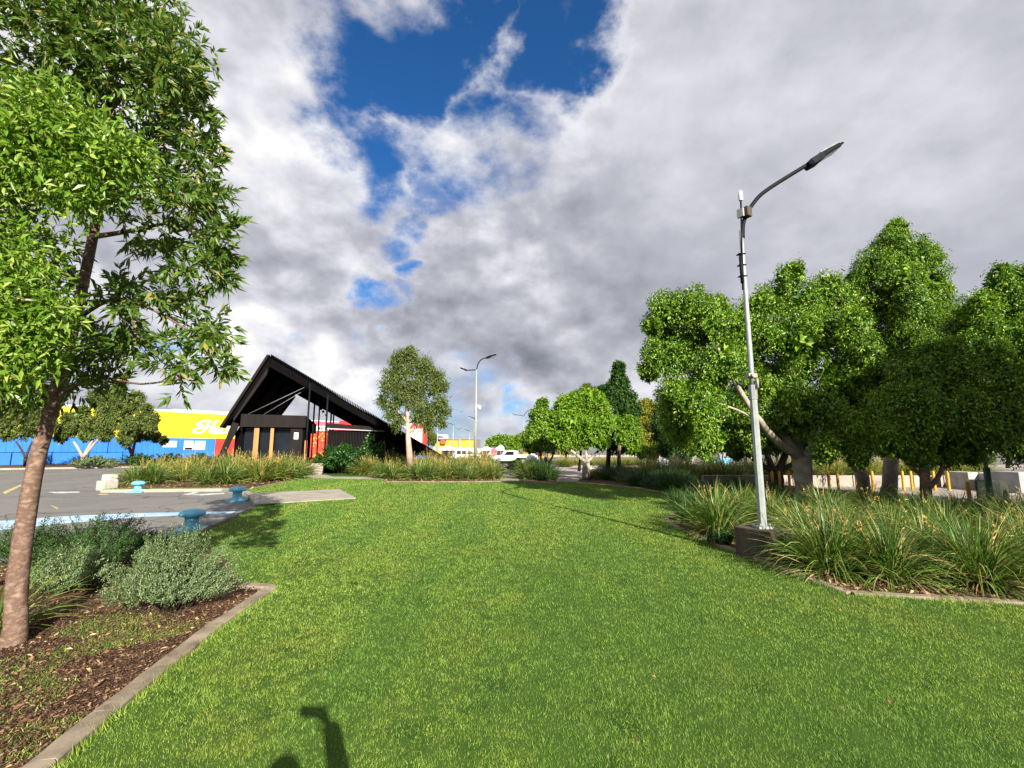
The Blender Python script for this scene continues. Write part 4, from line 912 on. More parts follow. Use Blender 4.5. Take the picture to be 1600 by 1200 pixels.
for i, (px, py) in enumerate(back):
    put_clump(kn[i % 5], G(px, py), rc.uniform(.72, 1.0), rc.random() * 6, ('middle row' if py > 848 else 'rear row' if py < 830 else 'third row') + ' strappy clump ' + where(px, [(1250, 'just right of the tall lamp'), (1312, 'before the pale forked trunk'), (1352, 'right of the pale forked trunk'), (1410, 'before the paired grey trunks'), (1470, 'before the brown stubby trunk'), (1530, 'left of the dark green post'), (1580, 'in front of the dark green post'), (1610, 'right of the dark green post'), (9999, 'at the right picture edge')]), 'back rows of strappy clumps in the right bed')
# row under the trees, its shade put into a darker blade colour
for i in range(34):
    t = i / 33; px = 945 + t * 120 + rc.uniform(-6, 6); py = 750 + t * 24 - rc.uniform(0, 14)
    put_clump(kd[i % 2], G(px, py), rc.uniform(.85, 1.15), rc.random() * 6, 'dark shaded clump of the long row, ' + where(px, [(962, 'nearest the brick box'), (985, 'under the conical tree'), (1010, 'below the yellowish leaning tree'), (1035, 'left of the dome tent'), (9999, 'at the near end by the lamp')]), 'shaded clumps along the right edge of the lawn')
for px, py in [(1060, 790), (1085, 782), (1110, 775), (1140, 772), (1090, 800), (1075, 815), (1180, 775), (1215, 790), (1240, 800), (1150, 760), (1200, 766)]:  # same darker blades, coloured for shade
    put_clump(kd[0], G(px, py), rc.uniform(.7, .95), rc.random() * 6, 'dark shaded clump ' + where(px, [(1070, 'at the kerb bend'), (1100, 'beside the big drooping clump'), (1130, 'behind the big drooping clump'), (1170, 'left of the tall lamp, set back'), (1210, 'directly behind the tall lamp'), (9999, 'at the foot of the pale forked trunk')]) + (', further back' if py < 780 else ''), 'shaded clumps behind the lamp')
# bed before the pavilion
for px, py, s_, g_ in [(212, 757, 1.15, 1), (240, 756, 1.15, 1), (262, 750, 1.2, 0), (290, 752, 1.25, 0), (325, 757, 1.2, 1), (352, 756, 1.35, 1), (378, 752, 1.3, 0), (405, 753, 1.35, 0), (432, 751, 1.3, 0), (458, 748, 1.35, 1), (470, 743, 1.2, 0),
        (225, 748, 1.2, 0), (250, 744, 1.35, 0), (280, 744, 1.3, 0), (310, 747, 1.4, 0), (338, 746, 1.4, 0), (365, 745, 1.5, 0), (392, 744, 1.45, 0), (420, 743, 1.4, 0), (446, 741, 1.5, 0), (300, 739, 1.5, 0), (350, 738, 1.6, 1), (385, 738, 1.5, 0), (425, 737, 1.4, 0), (462, 738, 1.3, 0)]:
    lb_ = ('bright green clump at the left end of the bed before the pavilion' if px < 245 else ('low front' if py > 755 else 'rear' if py < 742 else 'inner') + ' green strappy clump of the pavilion bed, ' + where(px, [(335, 'before the lettering'), (360, 'before the strut'), (9999, 'beside the steps')])) if g_ else 'golden tipped ' + ('rear' if py < 741 else 'middle' if py < 749 else 'front') + ' clump ' + where(px, [(275, 'before the white notices on the blue wall'), (320, 'before the script lettering'), (356, 'before the raking strut'), (395, 'before the left orange post'), (430, 'between the orange posts'), (9999, 'beside the pavilion steps')])
    put_clump((kg if g_ else km)[int(px) % 2 + (0 if g_ else int(py) % 2)], G(px + rc.uniform(-3, 3), py), s_ * rc.uniform(.92, 1.18), rc.random() * 6, lb_, 'clumps of the pavilion bed')
for i in range(34):
    row = i // 11; t = (i % 11) / 10
    px = 556 + row * 6 + t * (200 - row * 4) + rc.uniform(-8, 8); py = 748.5 - row * 5.0 - .5 * (1 - t) + rc.uniform(-1.2, 1.2)
    if px < 600: py = min(py, 741.5)
    green = row == 0 and i % 3 != 1
    put_clump((kg if green else km)[i % 2], G(px, py), rc.uniform(.9, 1.3) * (1.0 + .2 * row), rc.random() * 6,
              ('green front clump ' if green else 'golden tipped clump of row %d ' % (row + 1)) + where(px, [(600, 'before the ivy bushes'), (632, 'left of the pink gum trunk'), (660, 'at the pink gum trunk'), (700, 'right of the pink gum trunk'), (735, 'left of the double lamp'), (9999, 'by the double lamp')]),
              'green front clumps left of the path' if green else 'golden clumps left of the path')
for px, py, me in [(770, 748, kg[0]), (757, 746, km[0]), (748, 740, km[1])]:
    put_clump(me, G(px, py), 1.15, rc.random() * 6, 'bushy clump closing the bed at the foot of the double lamp', 'clumps at the right end of the long bed')
for px, py, me in [(826, 748, kg[0]), (836, 747, kg[1]), (846, 749, kd[0]), (856, 750, kd[1]), (840, 742, kg[0])]:
    put_clump(me, G(px, py), 1.45, rc.random() * 6, ('green' if me in kg else 'dark') + ' clump of the small island bed, ' + where(px, [(830, 'nearest the path'), (838, 'second from the path'), (843, 'set behind the others'), (850, 'third from the path'), (999, 'nearest the driveway')]), 'clumps of the small island bed')
for px, py in [(938, 749), (929, 748)]:
    put_clump(kg[1], G(px, py), .7, rc.random() * 6, 'low green clump at the foot of the brick box', 'clumps at the brick box')
for i in range(34):
    px = 872 + i * 4.6 + rc.uniform(-2, 2); p = W(px, 700, rc.uniform(50, 56))
    put_clump(km[i % 3], (p.x, p.y), rc.uniform(.7, 1.1), rc.random() * 6, 'low plant on the verge across the driveway, ' + where(p.x / p.y * 727 + 800, [(905, 'left of the clipped tree trunk'), (945, 'behind the brick box'), (985, 'behind the reddish trunk'), (9999, 'near the round green sign')]), 'plants on the verge across the driveway')
for i in range(44):
    p = W(1010 + (i % 22) * 24 + rc.uniform(-8, 8), 700, 25.5 + (i // 22) * 2.2 + rc.uniform(-.5, .5))
    put_clump(km[i % 3], (p.x, p.y), rc.uniform(1.1, 1.5), rc.random() * 6, 'sunlit clump behind the low wall, ' + ('far row, ' if i >= 22 else 'near row, ') + where(p.x / p.y * 727 + 800, [(1080, 'left of the wall end'), (1150, 'left of the dark low-branching fig'), (1230, 'behind the tall lamp'), (1300, 'behind the pale forked trunk'), (1370, 'between the fig trunks'), (1450, 'behind the brown stubby trunk'), (9999, 'near the stone blocks')]), 'sunlit clumps behind the low wall')
# dry fan of straps left of the near trunk
put_clump(clump_mesh('strappy_leaves', 150, .72, [M['blade_yellow'], M['spike']], 140, .12, .02, (.3, 1.3), 0, 6), (-5.05, 4.75), 1.0, 0, 'yellowing strappy plant behind the near trunk at the left edge')
# ================================================================ PAVILION
F0 = V3((-18.2, 34.0, 0)); U = V3((.9436, .331, 0)); Wd_ = V3((-.331, .9436, 0))
def Bp(s, d, z): return F0 + U * s + Wd_ * d + V3((0, 0, z))
pav = empty('pavilion', F0, 0, 'black timber pavilion with steep lopsided gable roof of battens and orange posts', 'pavilion')
APEX = 8.9
def roof_r(s): return APEX - .575 * s           # right slope
def roof_l(s): return APEX - 2.03 * (-s)        # left slope
SR, SL, DB = 13.3, -2.7, 19.0
def bhex(b, s0, s1, d0, d1, z0a, z0b, z1a, z1b, mi=0):
    """box in pavilion space; z given at s0 and s1 for the bottom and the top"""
    b.hexa([Bp(s0, d0, z0a), Bp(s1, d0, z0b), Bp(s1, d1, z0b), Bp(s0, d1, z0a), Bp(s0, d0, z1a), Bp(s1, d0, z1b), Bp(s1, d1, z1b), Bp(s0, d1, z1a)], mi)
b = MB()
bhex(b, 0.0, 11.9, .5, DB, roof_r(0) - .50, roof_r(11.9) - .42, roof_r(0) - .16, roof_r(11.9) - .12)
bhex(b, -2.62, 0.0, .5, DB, roof_l(-2.62) - .3, roof_l(0) - .75, roof_l(-2.62) - .02, roof_l(0) - .25)
b.build('roof', M['black'], wparent=pav)
b = MB()
n = 105
for k in range(n):
    s = .08 + k * (SR - .1) / n; z = roof_r(s)
    bhex(b, s, s + .065, -.12 - (.02 if k % 2 else 0), DB + .2, z - .16, z - .19, z + .02, z - .01)
b.build('roof_batten', M['black'], wparent=pav)
b = MB()
n = 62
for k in range(n):
    s = -.02 - k * (-SL) / n; z = roof_l(s)
    bhex(b, s - .20, s, -.12, DB + .2, z - .13, z - .12, z - .05, z - .04)
b.build('roof_batten', M['charcoal'], wparent=pav)
b = MB()   # rafters: front pair in the gable, then more behind
for d in (.15, 4.8, 9.5, 14.2, 18.4):
    bhex(b, 0, 12.6, d, d + .28, roof_r(0) - .95, roof_r(12.6) - .62, roof_r(0) - .19, roof_r(12.6) - .19)
    bhex(b, -2.6, -.02, d, d + .28, roof_l(-2.6) - .25, roof_l(0) - 1.3, roof_l(-2.6) - .14, roof_l(0) - .2)
b.build('rafter', M['black'], wparent=pav)
b = MB(); bhex(b, -2.05, -.1, .02, .14, 3.75, roof_l(-.1) - 1.35, 4.05, roof_l(-.1) - .85)
b.build('gable_trim', M['charcoal'], wparent=pav)
# raking strut and wedge panel under the left eave
for d_ in (.3, 9):
    b = MB(); b.beam(Bp(-1.95, d_, 3.7), Bp(-3.0, d_ - .3, -.2), .3, .4); b.build('strut', M['charcoal'], wparent=pav)
b = MB(); b.add([Bp(-2.65, .4, 3.5), Bp(-1.7, .4, 3.45), Bp(-2.2, .4, 2.3), Bp(-2.65, .55, 3.5), Bp(-1.7, .55, 3.45), Bp(-2.2, .55, 2.3)], [(0, 2, 1), (3, 4, 5), (0, 1, 4, 3), (1, 2, 5, 4), (2, 0, 3, 5)])
b.build('wedge_panel', M['grey_metal'], wparent=pav)
# deck and steps
b = MB(); bhex(b, -2.2, 12.0, .6, 18.5, -.3, -.3, .9, .9); bhex(b, 2.85, 4.05, -.2, .6, -.3, -.3, .9, .9)
b.build('deck', M['black'], wparent=pav)
b = MB()
for k in range(5):
    bhex(b, 2.8, 4.2, -.2 - .42 * (k + 1), -.2 - .42 * k, -.2, -.2, .9 - .16 * (k + 1), .9 - .16 * (k + 1))
    bhex(b, 2.8, 4.2, -.24 - .42 * (k + 1), -.16 - .42 * (k + 1), .9 - .16 * (k + 1) - .01, .9 - .16 * (k + 1) - .01, .9 - .16 * (k + 1) + .025, .9 - .16 * (k + 1) + .025)
b.build('step', M['plaza'], wparent=pav)
# cabin
CZ = 4.35
b = MB()
bhex(b, -1.45, 2.7, 1.0, 13, 3.35, 3.35, CZ - .04, CZ - .04)      # ceiling box
bhex(b, 1.75, 2.7, .45, 6.5, .9, .9, 3.5, 3.5)                      # right wall
bhex(b, -1.4, 1.75, 4.0, 17, .9, .9, 3.4, 3.4)                     # core
bhex(b, -2.1, -1.45, 1.2, 17, .3, .3, 3.6, 3.6)
b.build('wall', M['black'], wparent=pav)
b = MB(); bhex(b, -1.6, 2.75, .1, 1.2, 3.42, 3.42, CZ, CZ - .03); b.build('fascia', M['charcoal'], wparent=pav)
b = MB(); bhex(b, 1.72, 2.55, .3, .46, .9, .9, 3.42, 3.42); b.build('cladding', M['charcoal'], wparent=pav)
b = MB(); bhex(b, -1.35, 1.68, .9, .95, .95, .95, 3.35, 3.35); wn_ = b.build('window', M['glass_dark'], wparent=pav)
b = MB()
for s in (-1.4, -.55, .45, 1.66): bhex(b, s, s + .06, .86, .9, .92, .92, 3.38, 3.38)
bhex(b, -1.35, 1.68, .855, .9, 1.0, 1.0, 1.06, 1.06); bhex(b, -1.35, 1.68, .855, .9, 3.2, 3.2, 3.26, 3.26)
b.build('frame', M['dark_metal'], wparent=pav)
for s, wd in ((-.70, .32), (.38, .22)):
    b = MB(); bhex(b, s, s + wd, .28, .55, .55, .55, 3.42, 3.42); b.build('post', M['timber'], wparent=pav)
b = MB(); bhex(b, 2.78, 2.96, -.1, .1, .3, .3, 2.45, 2.45); b.build('post', M['timber'], wparent=pav)
b = MB(); bhex(b, 1.98, 2.28, .27, .298, 2.55, 2.55, 3.05, 3.05); nt = b.build('notice', M['white'], wparent=pav)
b = MB(); bhex(b, 2.04, 2.16, .262, .268, 2.85, 2.85, 2.92, 2.92); bhex(b, 2.10, 2.22, .262, .268, 2.68, 2.68, 2.72, 2.72); bhex(b, 2.03, 2.14, .262, .268, 2.76, 2.76, 2.80, 2.80); b.build('lettering', M['dark_metal'], wparent=pav)
# tall round posts carrying the roof
for s, d in ((2.9, -.05), (2.95, 5.0), (3.1, 9.5), (4.2, .1), (4.35, 4.6), (4.4, 9.5)):
    b = MB(); b.tube([Bp(s, d, -.1 if d < 0 else .85), Bp(s, d, roof_r(s) - .45)], .07, 10); b.build('column', M['dark_metal'], wparent=pav)
b = MB()
b.tube([Bp(-1.3, .6, CZ), Bp(2.9, .3, 6.75)], .018, 5); b.tube([Bp(-.5, 1.6, CZ), Bp(2.9, 1.2, 6.75)], .018, 5)
b.build('cable', M['grey_metal'], wparent=pav)
for s, d in ((3.6, 3.2), (3.6, 6.4), (3.7, 9.8)):
    b = MB(); z = roof_r(s) - .5; b.tube([Bp(s, d, z), Bp(s, d, z - 1.1)], .012, 5); p_ = Bp(s, d, z - 1.3); b.lathe([(.02, .22), (.10, .16), (.11, .06), (.06, 0)], 12, p_); b.build('pendant_lamp', M['dark_metal'], wparent=pav)
# slatted screen to the right of the entrance
b = MB(); k = 0; s = 4.25
while s < 8.9:
    bhex(b, s, s + .05, .9, 1.0, .6, .6, min(3.35, roof_r(s) - .5), min(3.35, roof_r(s) - .5)); s += .115
b.build('slat_screen', M['charcoal'], wparent=pav)
b = MB(); bhex(b, 4.1, 9.0, .7, 1.6, 3.5, 3.3, 3.85, 3.5); b.build('beam', M['charcoal'], wparent=pav)
b = MB(); bhex(b, 4.1, 9.0, .66, .69, 3.36, 3.2, 3.44, 3.26); b.build('flashing', M['grey_metal'], wparent=pav)
b = MB(); bhex(b, 4.3, 8.9, 1.3, 14, .2, .2, 3.3, 3.3); bhex(b, 8.95, 11.2, 1.3, 14, .2, .2, 3.2, 2.0); b.build('back_wall', M['black'], wparent=pav)
# open battens where the long slope runs out
b = MB()
for k in range(9):
    s = 11.2 + k * .42; z = roof_r(s)
    bhex(b, s, s + .09, -.6 + .3 * (k % 3), 6 - .5 * k, z - .2, z - .2, z - .08, z - .09)
b.beam(Bp(11, .5, roof_r(11) - .2), Bp(15.2, .5, roof_r(15.2) + .1), .1, .14); b.beam(Bp(11, 3.5, roof_r(11) - .2), Bp(14.6, 3.5, roof_r(14.6)), .1, .14)
b.build('batten', M['charcoal'], wparent=pav)
# climbing leaves on the screen
def ivy_on_screen():
    n = 5200; s = rng.uniform(5.2, 9.4, n); z = rng.uniform(.6, 3.3, n)
    f = np.sin(s * 2.1 + z * 1.7) + np.sin(s * 4.7 - z * 3.1) * .7 + (1.9 - z) * .8
    k = f > .1; s = s[k]; z = z[k]; n = len(s); d = .86 + rng.normal(0, .05, n)
    P_ = np.array([list(F0)]) + np.outer(s, U) + np.outer(d, Wd_); P_[:, 2] = z
    V = leaf_quads(P_, randdir(n) + [0, 0, -.6], -np.array([list(Wd_)]) + rng.normal(size=(n, 3)) * .5, rng.uniform(.10, .17, n), .11, .15)
    o = quads_mesh('ivy', V, M['leaf_ivy']); tag(o, 'ivy climbing over the slatted screen of the black pavilion', 'ivy')
ivy_on_screen()
# painted mural at the far end of the breezeway
mm = bpy.data.materials.new('mural_paint'); mm.use_nodes = True; t = NT(mm.node_tree); bs = t.n['Principled BSDF']; bs.inputs['Roughness'].default_value = .7
oc = t.new('ShaderNodeTexCoord').outputs['Object']
vo = t.new('ShaderNodeTexVoronoi'); vo.inputs['Scale'].default_value = 2.4; t.l.new(oc, vo.inputs['Vector'])
fl = t.sstep(vo.outputs['Distance'], .30, .26); big = t.noise(oc, .8, 2, .5)
cc = t.mix(t.m('MULTIPLY', fl, t.sstep(big, .40, .5)), (0.62, .03, .015), (0.80, .42, .03)); cc = t.mix(t.sstep(t.noise(oc, 5, 3, .6), .58, .66), cc, (.28, .34, .05)); t.l.new(cc, bs.inputs[0])
ml = empty('mural_wall', W(498, 712, 76) , 0, 'red wall panel painted with yellow flowers seen through the pavilion passage', 'mural')
a0 = W(482, 700, 76); a1 = W(513, 700, 76)
b = MB(); b.box((a0.x, 76, -.1), (a1.x, 76.3, 4.75)); b.build('panel', mm, wparent=ml)
b = MB(); b.box((a0.x, 75.95, 4.8), (a1.x, 76.3, 5.6)); b.build('sign_board', M['white'], wparent=ml)
b = MB()
for k, h in enumerate((.3, .3, .18, .3, .22)): b.box((a0.x + 1.6 + k * .3, 75.9, 5.0), (a0.x + 1.75 + k * .3, 75.94, 5.0 + h * 1.3))
b.build('lettering', M['dark_metal'], wparent=ml)

# ================================================================ PAINTED RETAIL WALL
H0 = V3((-60, 57, 0)); HD = V3((1, 1.15, 0)).normalized(); HN = V3((1.15, -1, 0)).normalized()
def Hp(k, z, off=0): return H0 + V3((k, 1.15 * k, 0)) + HN * off + V3((0, 0, z))
store = empty('store_building', Hp(0, 0), 0, 'long retail building painted yellow over blue, then red, with white script lettering', 'building')
def hbox(b, k0, k1, z0, z1, o0, o1, mi=0):
    b.hexa([Hp(k0, z0, o1), Hp(k1, z0, o1), Hp(k1, z0, o0), Hp(k0, z0, o0), Hp(k0, z1, o1), Hp(k1, z1, o1), Hp(k1, z1, o0), Hp(k0, z1, o0)], mi)
def hwall(nm, k0, k1, z0, z1, m_, off=0, parent=store, rib=.45):
    b = MB(); hbox(b, k0, k1, z0, z1, -8 if off == 0 else off - .2, off)
    if rib:
        k = k0 + .2
        while k < k1 - .1: hbox(b, k, k + .05, z0 + .05, z1 - .05, off - .05, off + .035); k += rib
    return b.build(nm, m_, wparent=parent)
hwall('wall', -16, 13.6, -.3, 3.45, M['blue_wall']); hwall('wall', -16, 16.5, 3.45, 7.25, M['yellow_wall'], .06)
hwall('wall', 13.6, 16.5, -.3, 3.45, M['red_wall'], .02)
hwall('wall', 16.5, 29, -.3, 6.9, M['pink_wall'], .0); hwall('wall', 29, 41, -.3, 4.2, M['blue_wall'], .0)
hwall('wall', 27.0, 34.0, 4.9, 7.2, M['red_wall'], .3)
b = MB(); hbox(b, 2.0, 16.5, 7.25, 7.55, -8, .08); hbox(b, 10, 16.5, 7.55, 7.8, -8, -1); hbox(b, 16.5, 29, 6.9, 7.05, -8, .1); b.build('parapet', M['white'], wparent=store)
b = MB(); hbox(b, 4.9, 5.2, -.2, 3.4, .06, .2); hbox(b, -4, -3.7, -.2, 3.4, .05, .2); b.build('downpipe', M['blue_wall'], wparent=store)
for a, c, z0, z1 in ((9.2, 10.3, 2.1, 3.0), (10.9, 11.7, 1.7, 3.05), (11.8, 12.7, 1.7, 3.05)):
    b = MB(); hbox(b, a, c, z0, z1, .05, .12); nb = b.build('notice', M['white'], wparent=store)
b = MB(); hbox(b, 11.0, 11.6, 1.75, 2.05, .13, .15); hbox(b, 11.0, 11.55, 2.15, 2.2, .13, .15); b.build('lettering', M['dark_metal'], wparent=store)
b = MB(); hbox(b, 16.0, 17.2, 1.7, 3.0, .08, .14); b.build('notice', M['white'], wparent=store)
b = MB()
for z_ in (4.7, 5.95): hbox(b, -16, 16.5, z_, z_ + .03, .05, .103)
k_ = -14
while k_ < 16: hbox(b, k_, k_ + .04, 3.5, 7.2, .06, .106); k_ += 6
b.build('joint', M['yellow'], wparent=store)
# script lettering: strokes laid on the wall plane, each with a soft outline behind
def on_wall(cx, cy):
    r = ray(300 + cx / 12, 620 + cy / 12); o_ = V3((0, 0, CAM_H)); t_ = (H0 - o_).dot(HN) / r.dot(HN); return o_ + r * t_
strokes = [[(200, 520), (140, 545), (108, 525), (145, 480), (230, 455), (330, 442)], [(332, 440), (300, 500), (262, 580), (210, 640), (140, 678), (60, 675), (28, 645), (62, 610), (140, 590), (260, 572), (375, 560)],
    [(492, 452), (440, 470), (408, 510), (370, 572), (345, 622), (345, 662), (380, 680), (425, 655)], [(400, 652), (450, 622), (476, 592), (450, 578), (410, 610), (395, 655), (430, 688), (480, 670), (530, 630)],
    [(602, 590), (568, 592), (540, 632), (542, 676), (585, 686), (640, 660)]]
def ribbon(b, pts, wd, off):
    P_ = smooth_path([on_wall(*p) for p in pts], 8); side_prev = None
    vs = []
    for i, p in enumerate(P_):
        d = (P_[min(i+1, len(P_)-1)] - P_[max(i-1, 0)]).normalized(); s_ = d.cross(HN).normalized()
        w_ = wd * (.55 + .45 * abs(d.z))
        vs += [p + s_ * w_ / 2 + HN * off, p - s_ * w_ / 2 + HN * off, p + s_ * w_ / 2 + HN * (off - .05), p - s_ * w_ / 2 + HN * (off - .05)]
    fs = []
    for i in range(len(P_) - 1):
        a = 4 * i; fs += [(a, a+1, a+5, a+4), (a, a+4, a+6, a+2), (a+1, a+3, a+7, a+5)]
    b.add(vs, fs)
b = MB()
for i, s_ in enumerate(strokes): ribbon(b, s_, .30, .17 + .004 * i)
b.build('lettering', M['white'], wparent=store)
b = MB()
for i, s_ in enumerate(strokes): ribbon(b, s_, .44, .125 + .004 * i)
b.build('lettering_outline', pmat('lavender_outline', (.45, .40, .48), None, 3, .7), wparent=store)
# mesh fence with a blue screen before the wall
fn = empty('screen_fence', Hp(-15, -.1, 3), 0, 'low fence with blue screen in front of the blue wall', 'fence')
b = MB()
hbox(b, -16, 7, -.05, 1.25, 2.98, 3.0); b.build('screen', M['blue_wall'], wparent=fn)
b = MB(); k = -16
while k <= 7: b.tube([Hp(k, -.2, 3.05), Hp(k, 1.5, 3.05)], .04, 6); k += 2.2
b.tube([Hp(-16, 1.42, 3.05), Hp(7, 1.42, 3.05)], .035, 6); b.build('frame', M['dark_metal'], wparent=fn)
# red sign tower with a white board at the end of the store
tw = empty('sign_tower', W(648, 712, 96), 0, 'red framed tower with blank white board beyond the pavilion roof', 'sign')
a0 = W(638, 696, 96); a1 = W(664, 663, 96); b = MB()
b.box((a0.x, 96, 2.4), (a1.x, 99, a1.z)); b.build('tower', M['red_wall'], wparent=tw)
c0 = W(641, 692, 95.9); c1 = W(660, 670, 95.9)
b = MB(); b.box((c0.x, 95.8, c0.z), (c1.x, 95.98, c1.z)); b.build('board', M['white'], wparent=tw)
b = MB()
for k in range(4): b.box((c0.x + .5 + k * .5, 95.75, c1.z - .75), (c0.x + .75 + k * .5, 95.79, c1.z - .45))
b.build('lettering', M['red_wall'], wparent=tw)
b = MB(); b.box((a0.x - 1.5, 95.5, -.1), (a1.x + .5, 98.5, 2.4)); b.build('base', M['blue_wall'], wparent=tw)

# ================================================================ FAR BUILDINGS
def px_box(b, x0, x1, ytop, ybot, Y, depth, mi=0):
    a = W(x0, ybot, Y); c = W(x1, ytop, Y); b.box((a.x, Y, max(a.z, ROAD_Z) if ybot > 711 else a.z), (c.x, Y + depth, c.z), mi)
og = empty('warehouse', W(705, 711, 150), 0, 'low orange building with white sign block far across the car park', 'building')
b = MB(); px_box(b, 681, 717, 686.5, 714, 150, 20); px_box(b, 719.5, 741, 687, 714, 150, 20); b.build('wall', M['orange'], wparent=og)
b = MB(); px_box(b, 716.6, 719.9, 686.8, 714, 149.6, 18); px_box(b, 740, 745, 686.5, 714, 149.8, 18); px_box(b, 676, 745, 685.7, 686.6, 149.5, 21); px_box(b, 676, 682, 687, 714, 149.8, 18); b.build('pilaster', M['plaza'], wparent=og)
b = MB(); px_box(b, 684, 698, 679, 686, 148.5, 4); b.build('sign_block', M['white'], wparent=og)
b = MB(); px_box(b, 685.5, 687.2, 680.6, 684.3, 148.3, .15); px_box(b, 688, 689.7, 680.6, 684.3, 148.3, .15); px_box(b, 690.3, 692, 681.4, 684.3, 148.3, .15); b.build('lettering', M['dark_metal'], wparent=og)
b = MB(); px_box(b, 688, 695.5, 686.8, 694, 149, 1); b.build('window', M['brick_red'], wparent=og)
def marquee(label, x0, x1, ytop, yeave, ybot, Y, ridge=.5, dark=True):
    root = empty('marquee', W((x0 + x1) / 2, 702 + 1.8 * 720 / Y, Y), 0, label, 'marquee')
    a = W(x0, yeave, Y); c = W(x1, yeave, Y); zt = W(x0, ytop, Y).z; m_ = (a.x + c.x) / 2
    b = MB(); D_ = 8
    vs = [(a.x, Y, a.z), (c.x, Y, a.z), (c.x, Y + D_, a.z), (a.x, Y + D_, a.z), (m_, Y + D_ * .5, zt)]
    b.add(vs, [(0, 1, 4), (1, 2, 4), (2, 3, 4), (3, 0, 4), (3, 2, 1, 0)]); b.build('roof', M['tent'], wparent=root)
    b = MB()
    b.box((a.x, Y, a.z - .45), (c.x, Y + .05, a.z - .01)); b.box((a.x, Y + D_ * .6, -.1), (c.x, Y + D_ * .6 + .05, a.z - .01)); b.build('wall', M['tent'], wparent=root)
    b = MB()
    for px_ in (a.x + .1, m_, c.x - .1): b.tube([(px_, Y + .1, -.1), (px_, Y + .1, a.z)], .07, 6)
    b.build('pole', M['grey_metal'], wparent=root)
    return root
marquee('white marquee with low pitched roof left of the double lamp', 685, 711, 696, 700.5, 711, 105)
marquee('white peaked marquee behind the white pickup', 774, 790.5, 694.5, 700.5, 713, 105)
marquee('small white marquee between the double lamp and the red sign', 752, 768, 697.5, 701, 712, 120)
b = MB(); px_box(b, 713, 745, 700, 712, 118, 6); o = b.build('site_shed', M['tent']); tag(o, 'long low white shed behind the white wagon', 'shed')
b = MB(); px_box(b, 745, 776, 701.5, 711, 126, 6); o = b.build('site_shed', M['tent']); tag(o, 'long low white shed right of the double lamp', 'shed')
b = MB(); px_box(b, 803, 809, 703, 712, 100, 4); o = b.build('site_shed', M['tent']); tag(o, 'narrow white shed behind the tray of the pickup', 'shed')
rs = empty('banner', W(772, 710.5, 100), 0, 'square red banner with pale marks on a white fence', 'banner')
b = MB(); px_box(b, 767, 776.5, 701.5, 710.2, 100, .15); b.build('panel', M['pink_wall'], wparent=rs)
b = MB(); px_box(b, 769, 770, 703.5, 707, 99.9, .05); px_box(b, 771.5, 772.5, 703, 707, 99.9, .05); px_box(b, 774, 775, 703.5, 707, 99.9, .05); b.build('lettering', M['red_wall'], wparent=rs)
b = MB(); px_box(b, 767, 767.5, 701, 713, 100.2, .1); px_box(b, 776, 776.5, 701, 713, 100.2, .1); b.build('post', M['grey_metal'], wparent=rs)
st = empty('striped_barrier', W(714, 706, 100), 0, 'pink and white striped screen beside the marquee', 'barrier')
b = MB(); px_box(b, 711, 719, 702, 712, 100, .2); b.build('panel', M['tent'], wparent=st)
b = MB()
for k in range(3):
    a = W(711.5 + k * 2.4, 709, 99.9); c = W(713.5 + k * 2.4, 703, 99.9); b.beam(a, c, .3, .05, V3((0, 1, 0)))
b.build('stripe', M['pink_wall'], wparent=st)
def dumpster(label, x0, x1, yt, yb, Y, m_):
    root = empty('container', W((x0 + x1) / 2, yb, Y), 0, label, 'container')
    b = MB(); px_box(b, x0, x1, yt, yb, Y, 2.4); b.build('body', m_, wparent=root)
    a = W(x0, yt, Y); c = W(x1, yb, Y); b = MB(); k = a.x + .2
    while k < c.x - .1: b.box((k, Y - .06, c.z + .1), (k + .08, Y - .005, a.z - .1)); k += .45
    b.box((a.x - .05, Y - .1, a.z), (c.x + .05, Y + 2.5, a.z + .1)); b.build('frame', m_, wparent=root)
dumpster('dark low box in front of the brown fence, far car park', 752, 759, 712, 716, 85, M['black'])
dumpster('yellow bin behind the rear of the white pickup', 817, 824.5, 708.5, 718, 74, M['yellow'])
dumpster('yellow bin behind the double lamp foot', 739, 746, 710, 717, 90, M['yellow'])
dumpster('yellow bin seen under the shaded tree', 842, 850, 710.5, 716, 78, M['yellow'])
dumpster('small yellow bin under the clipped round tree', 857, 864, 710.5, 715, 82, M['yellow'])
tr_ = empty('traffic_marker', W(754, 711, 95), 0, 'small yellow cone shaped marker on the far fence line', 'traffic cone')
b = MB(); p_ = W(754, 713, 95); p_.z = .1; b.lathe([(.45, 0), (.45, .1), (.2, .1), (.05, 1.4), (0, 1.4)], 10, p_); b.build('cone', M['yellow'], wparent=tr_)
b = MB(); b.box((p_.x - .5, p_.y - .5, -.08), (p_.x + .5, p_.y + .5, .1)); b.build('base', M['rubber'], wparent=tr_)
bf = empty('fence', W(755, 715, 92), 0, 'low brown panel fence across the far car park', 'fence')
b = MB(); px_box(b, 741, 776, 710.2, 714.5, 93, .15); b.build('panel', pmat('brown_fence', (.22, .17, .15), (.17, .13, .12), .5, .8), wparent=bf)
b = MB()
for k in range(8): px_box(b, 741 + k * 5, 741.5 + k * 5, 709.6, 715.5, 92.8, .1)
b.build('post', M['grey_metal'], wparent=bf)
lf = empty('fence', W(870, 716, 84), 0, 'pale concrete wall with dark posts across the road on the right', 'wall')
b = MB(); px_box(b, 862, 1000, 711, 714, 96, .3); b.build('panel', M['concrete'], wparent=lf)
b = MB()
for k in range(12): px_box(b, 864 + k * 12, 864.4 + k * 12, 708, 716, 84, .1)
b.build('post', M['dark_metal'], wparent=lf)
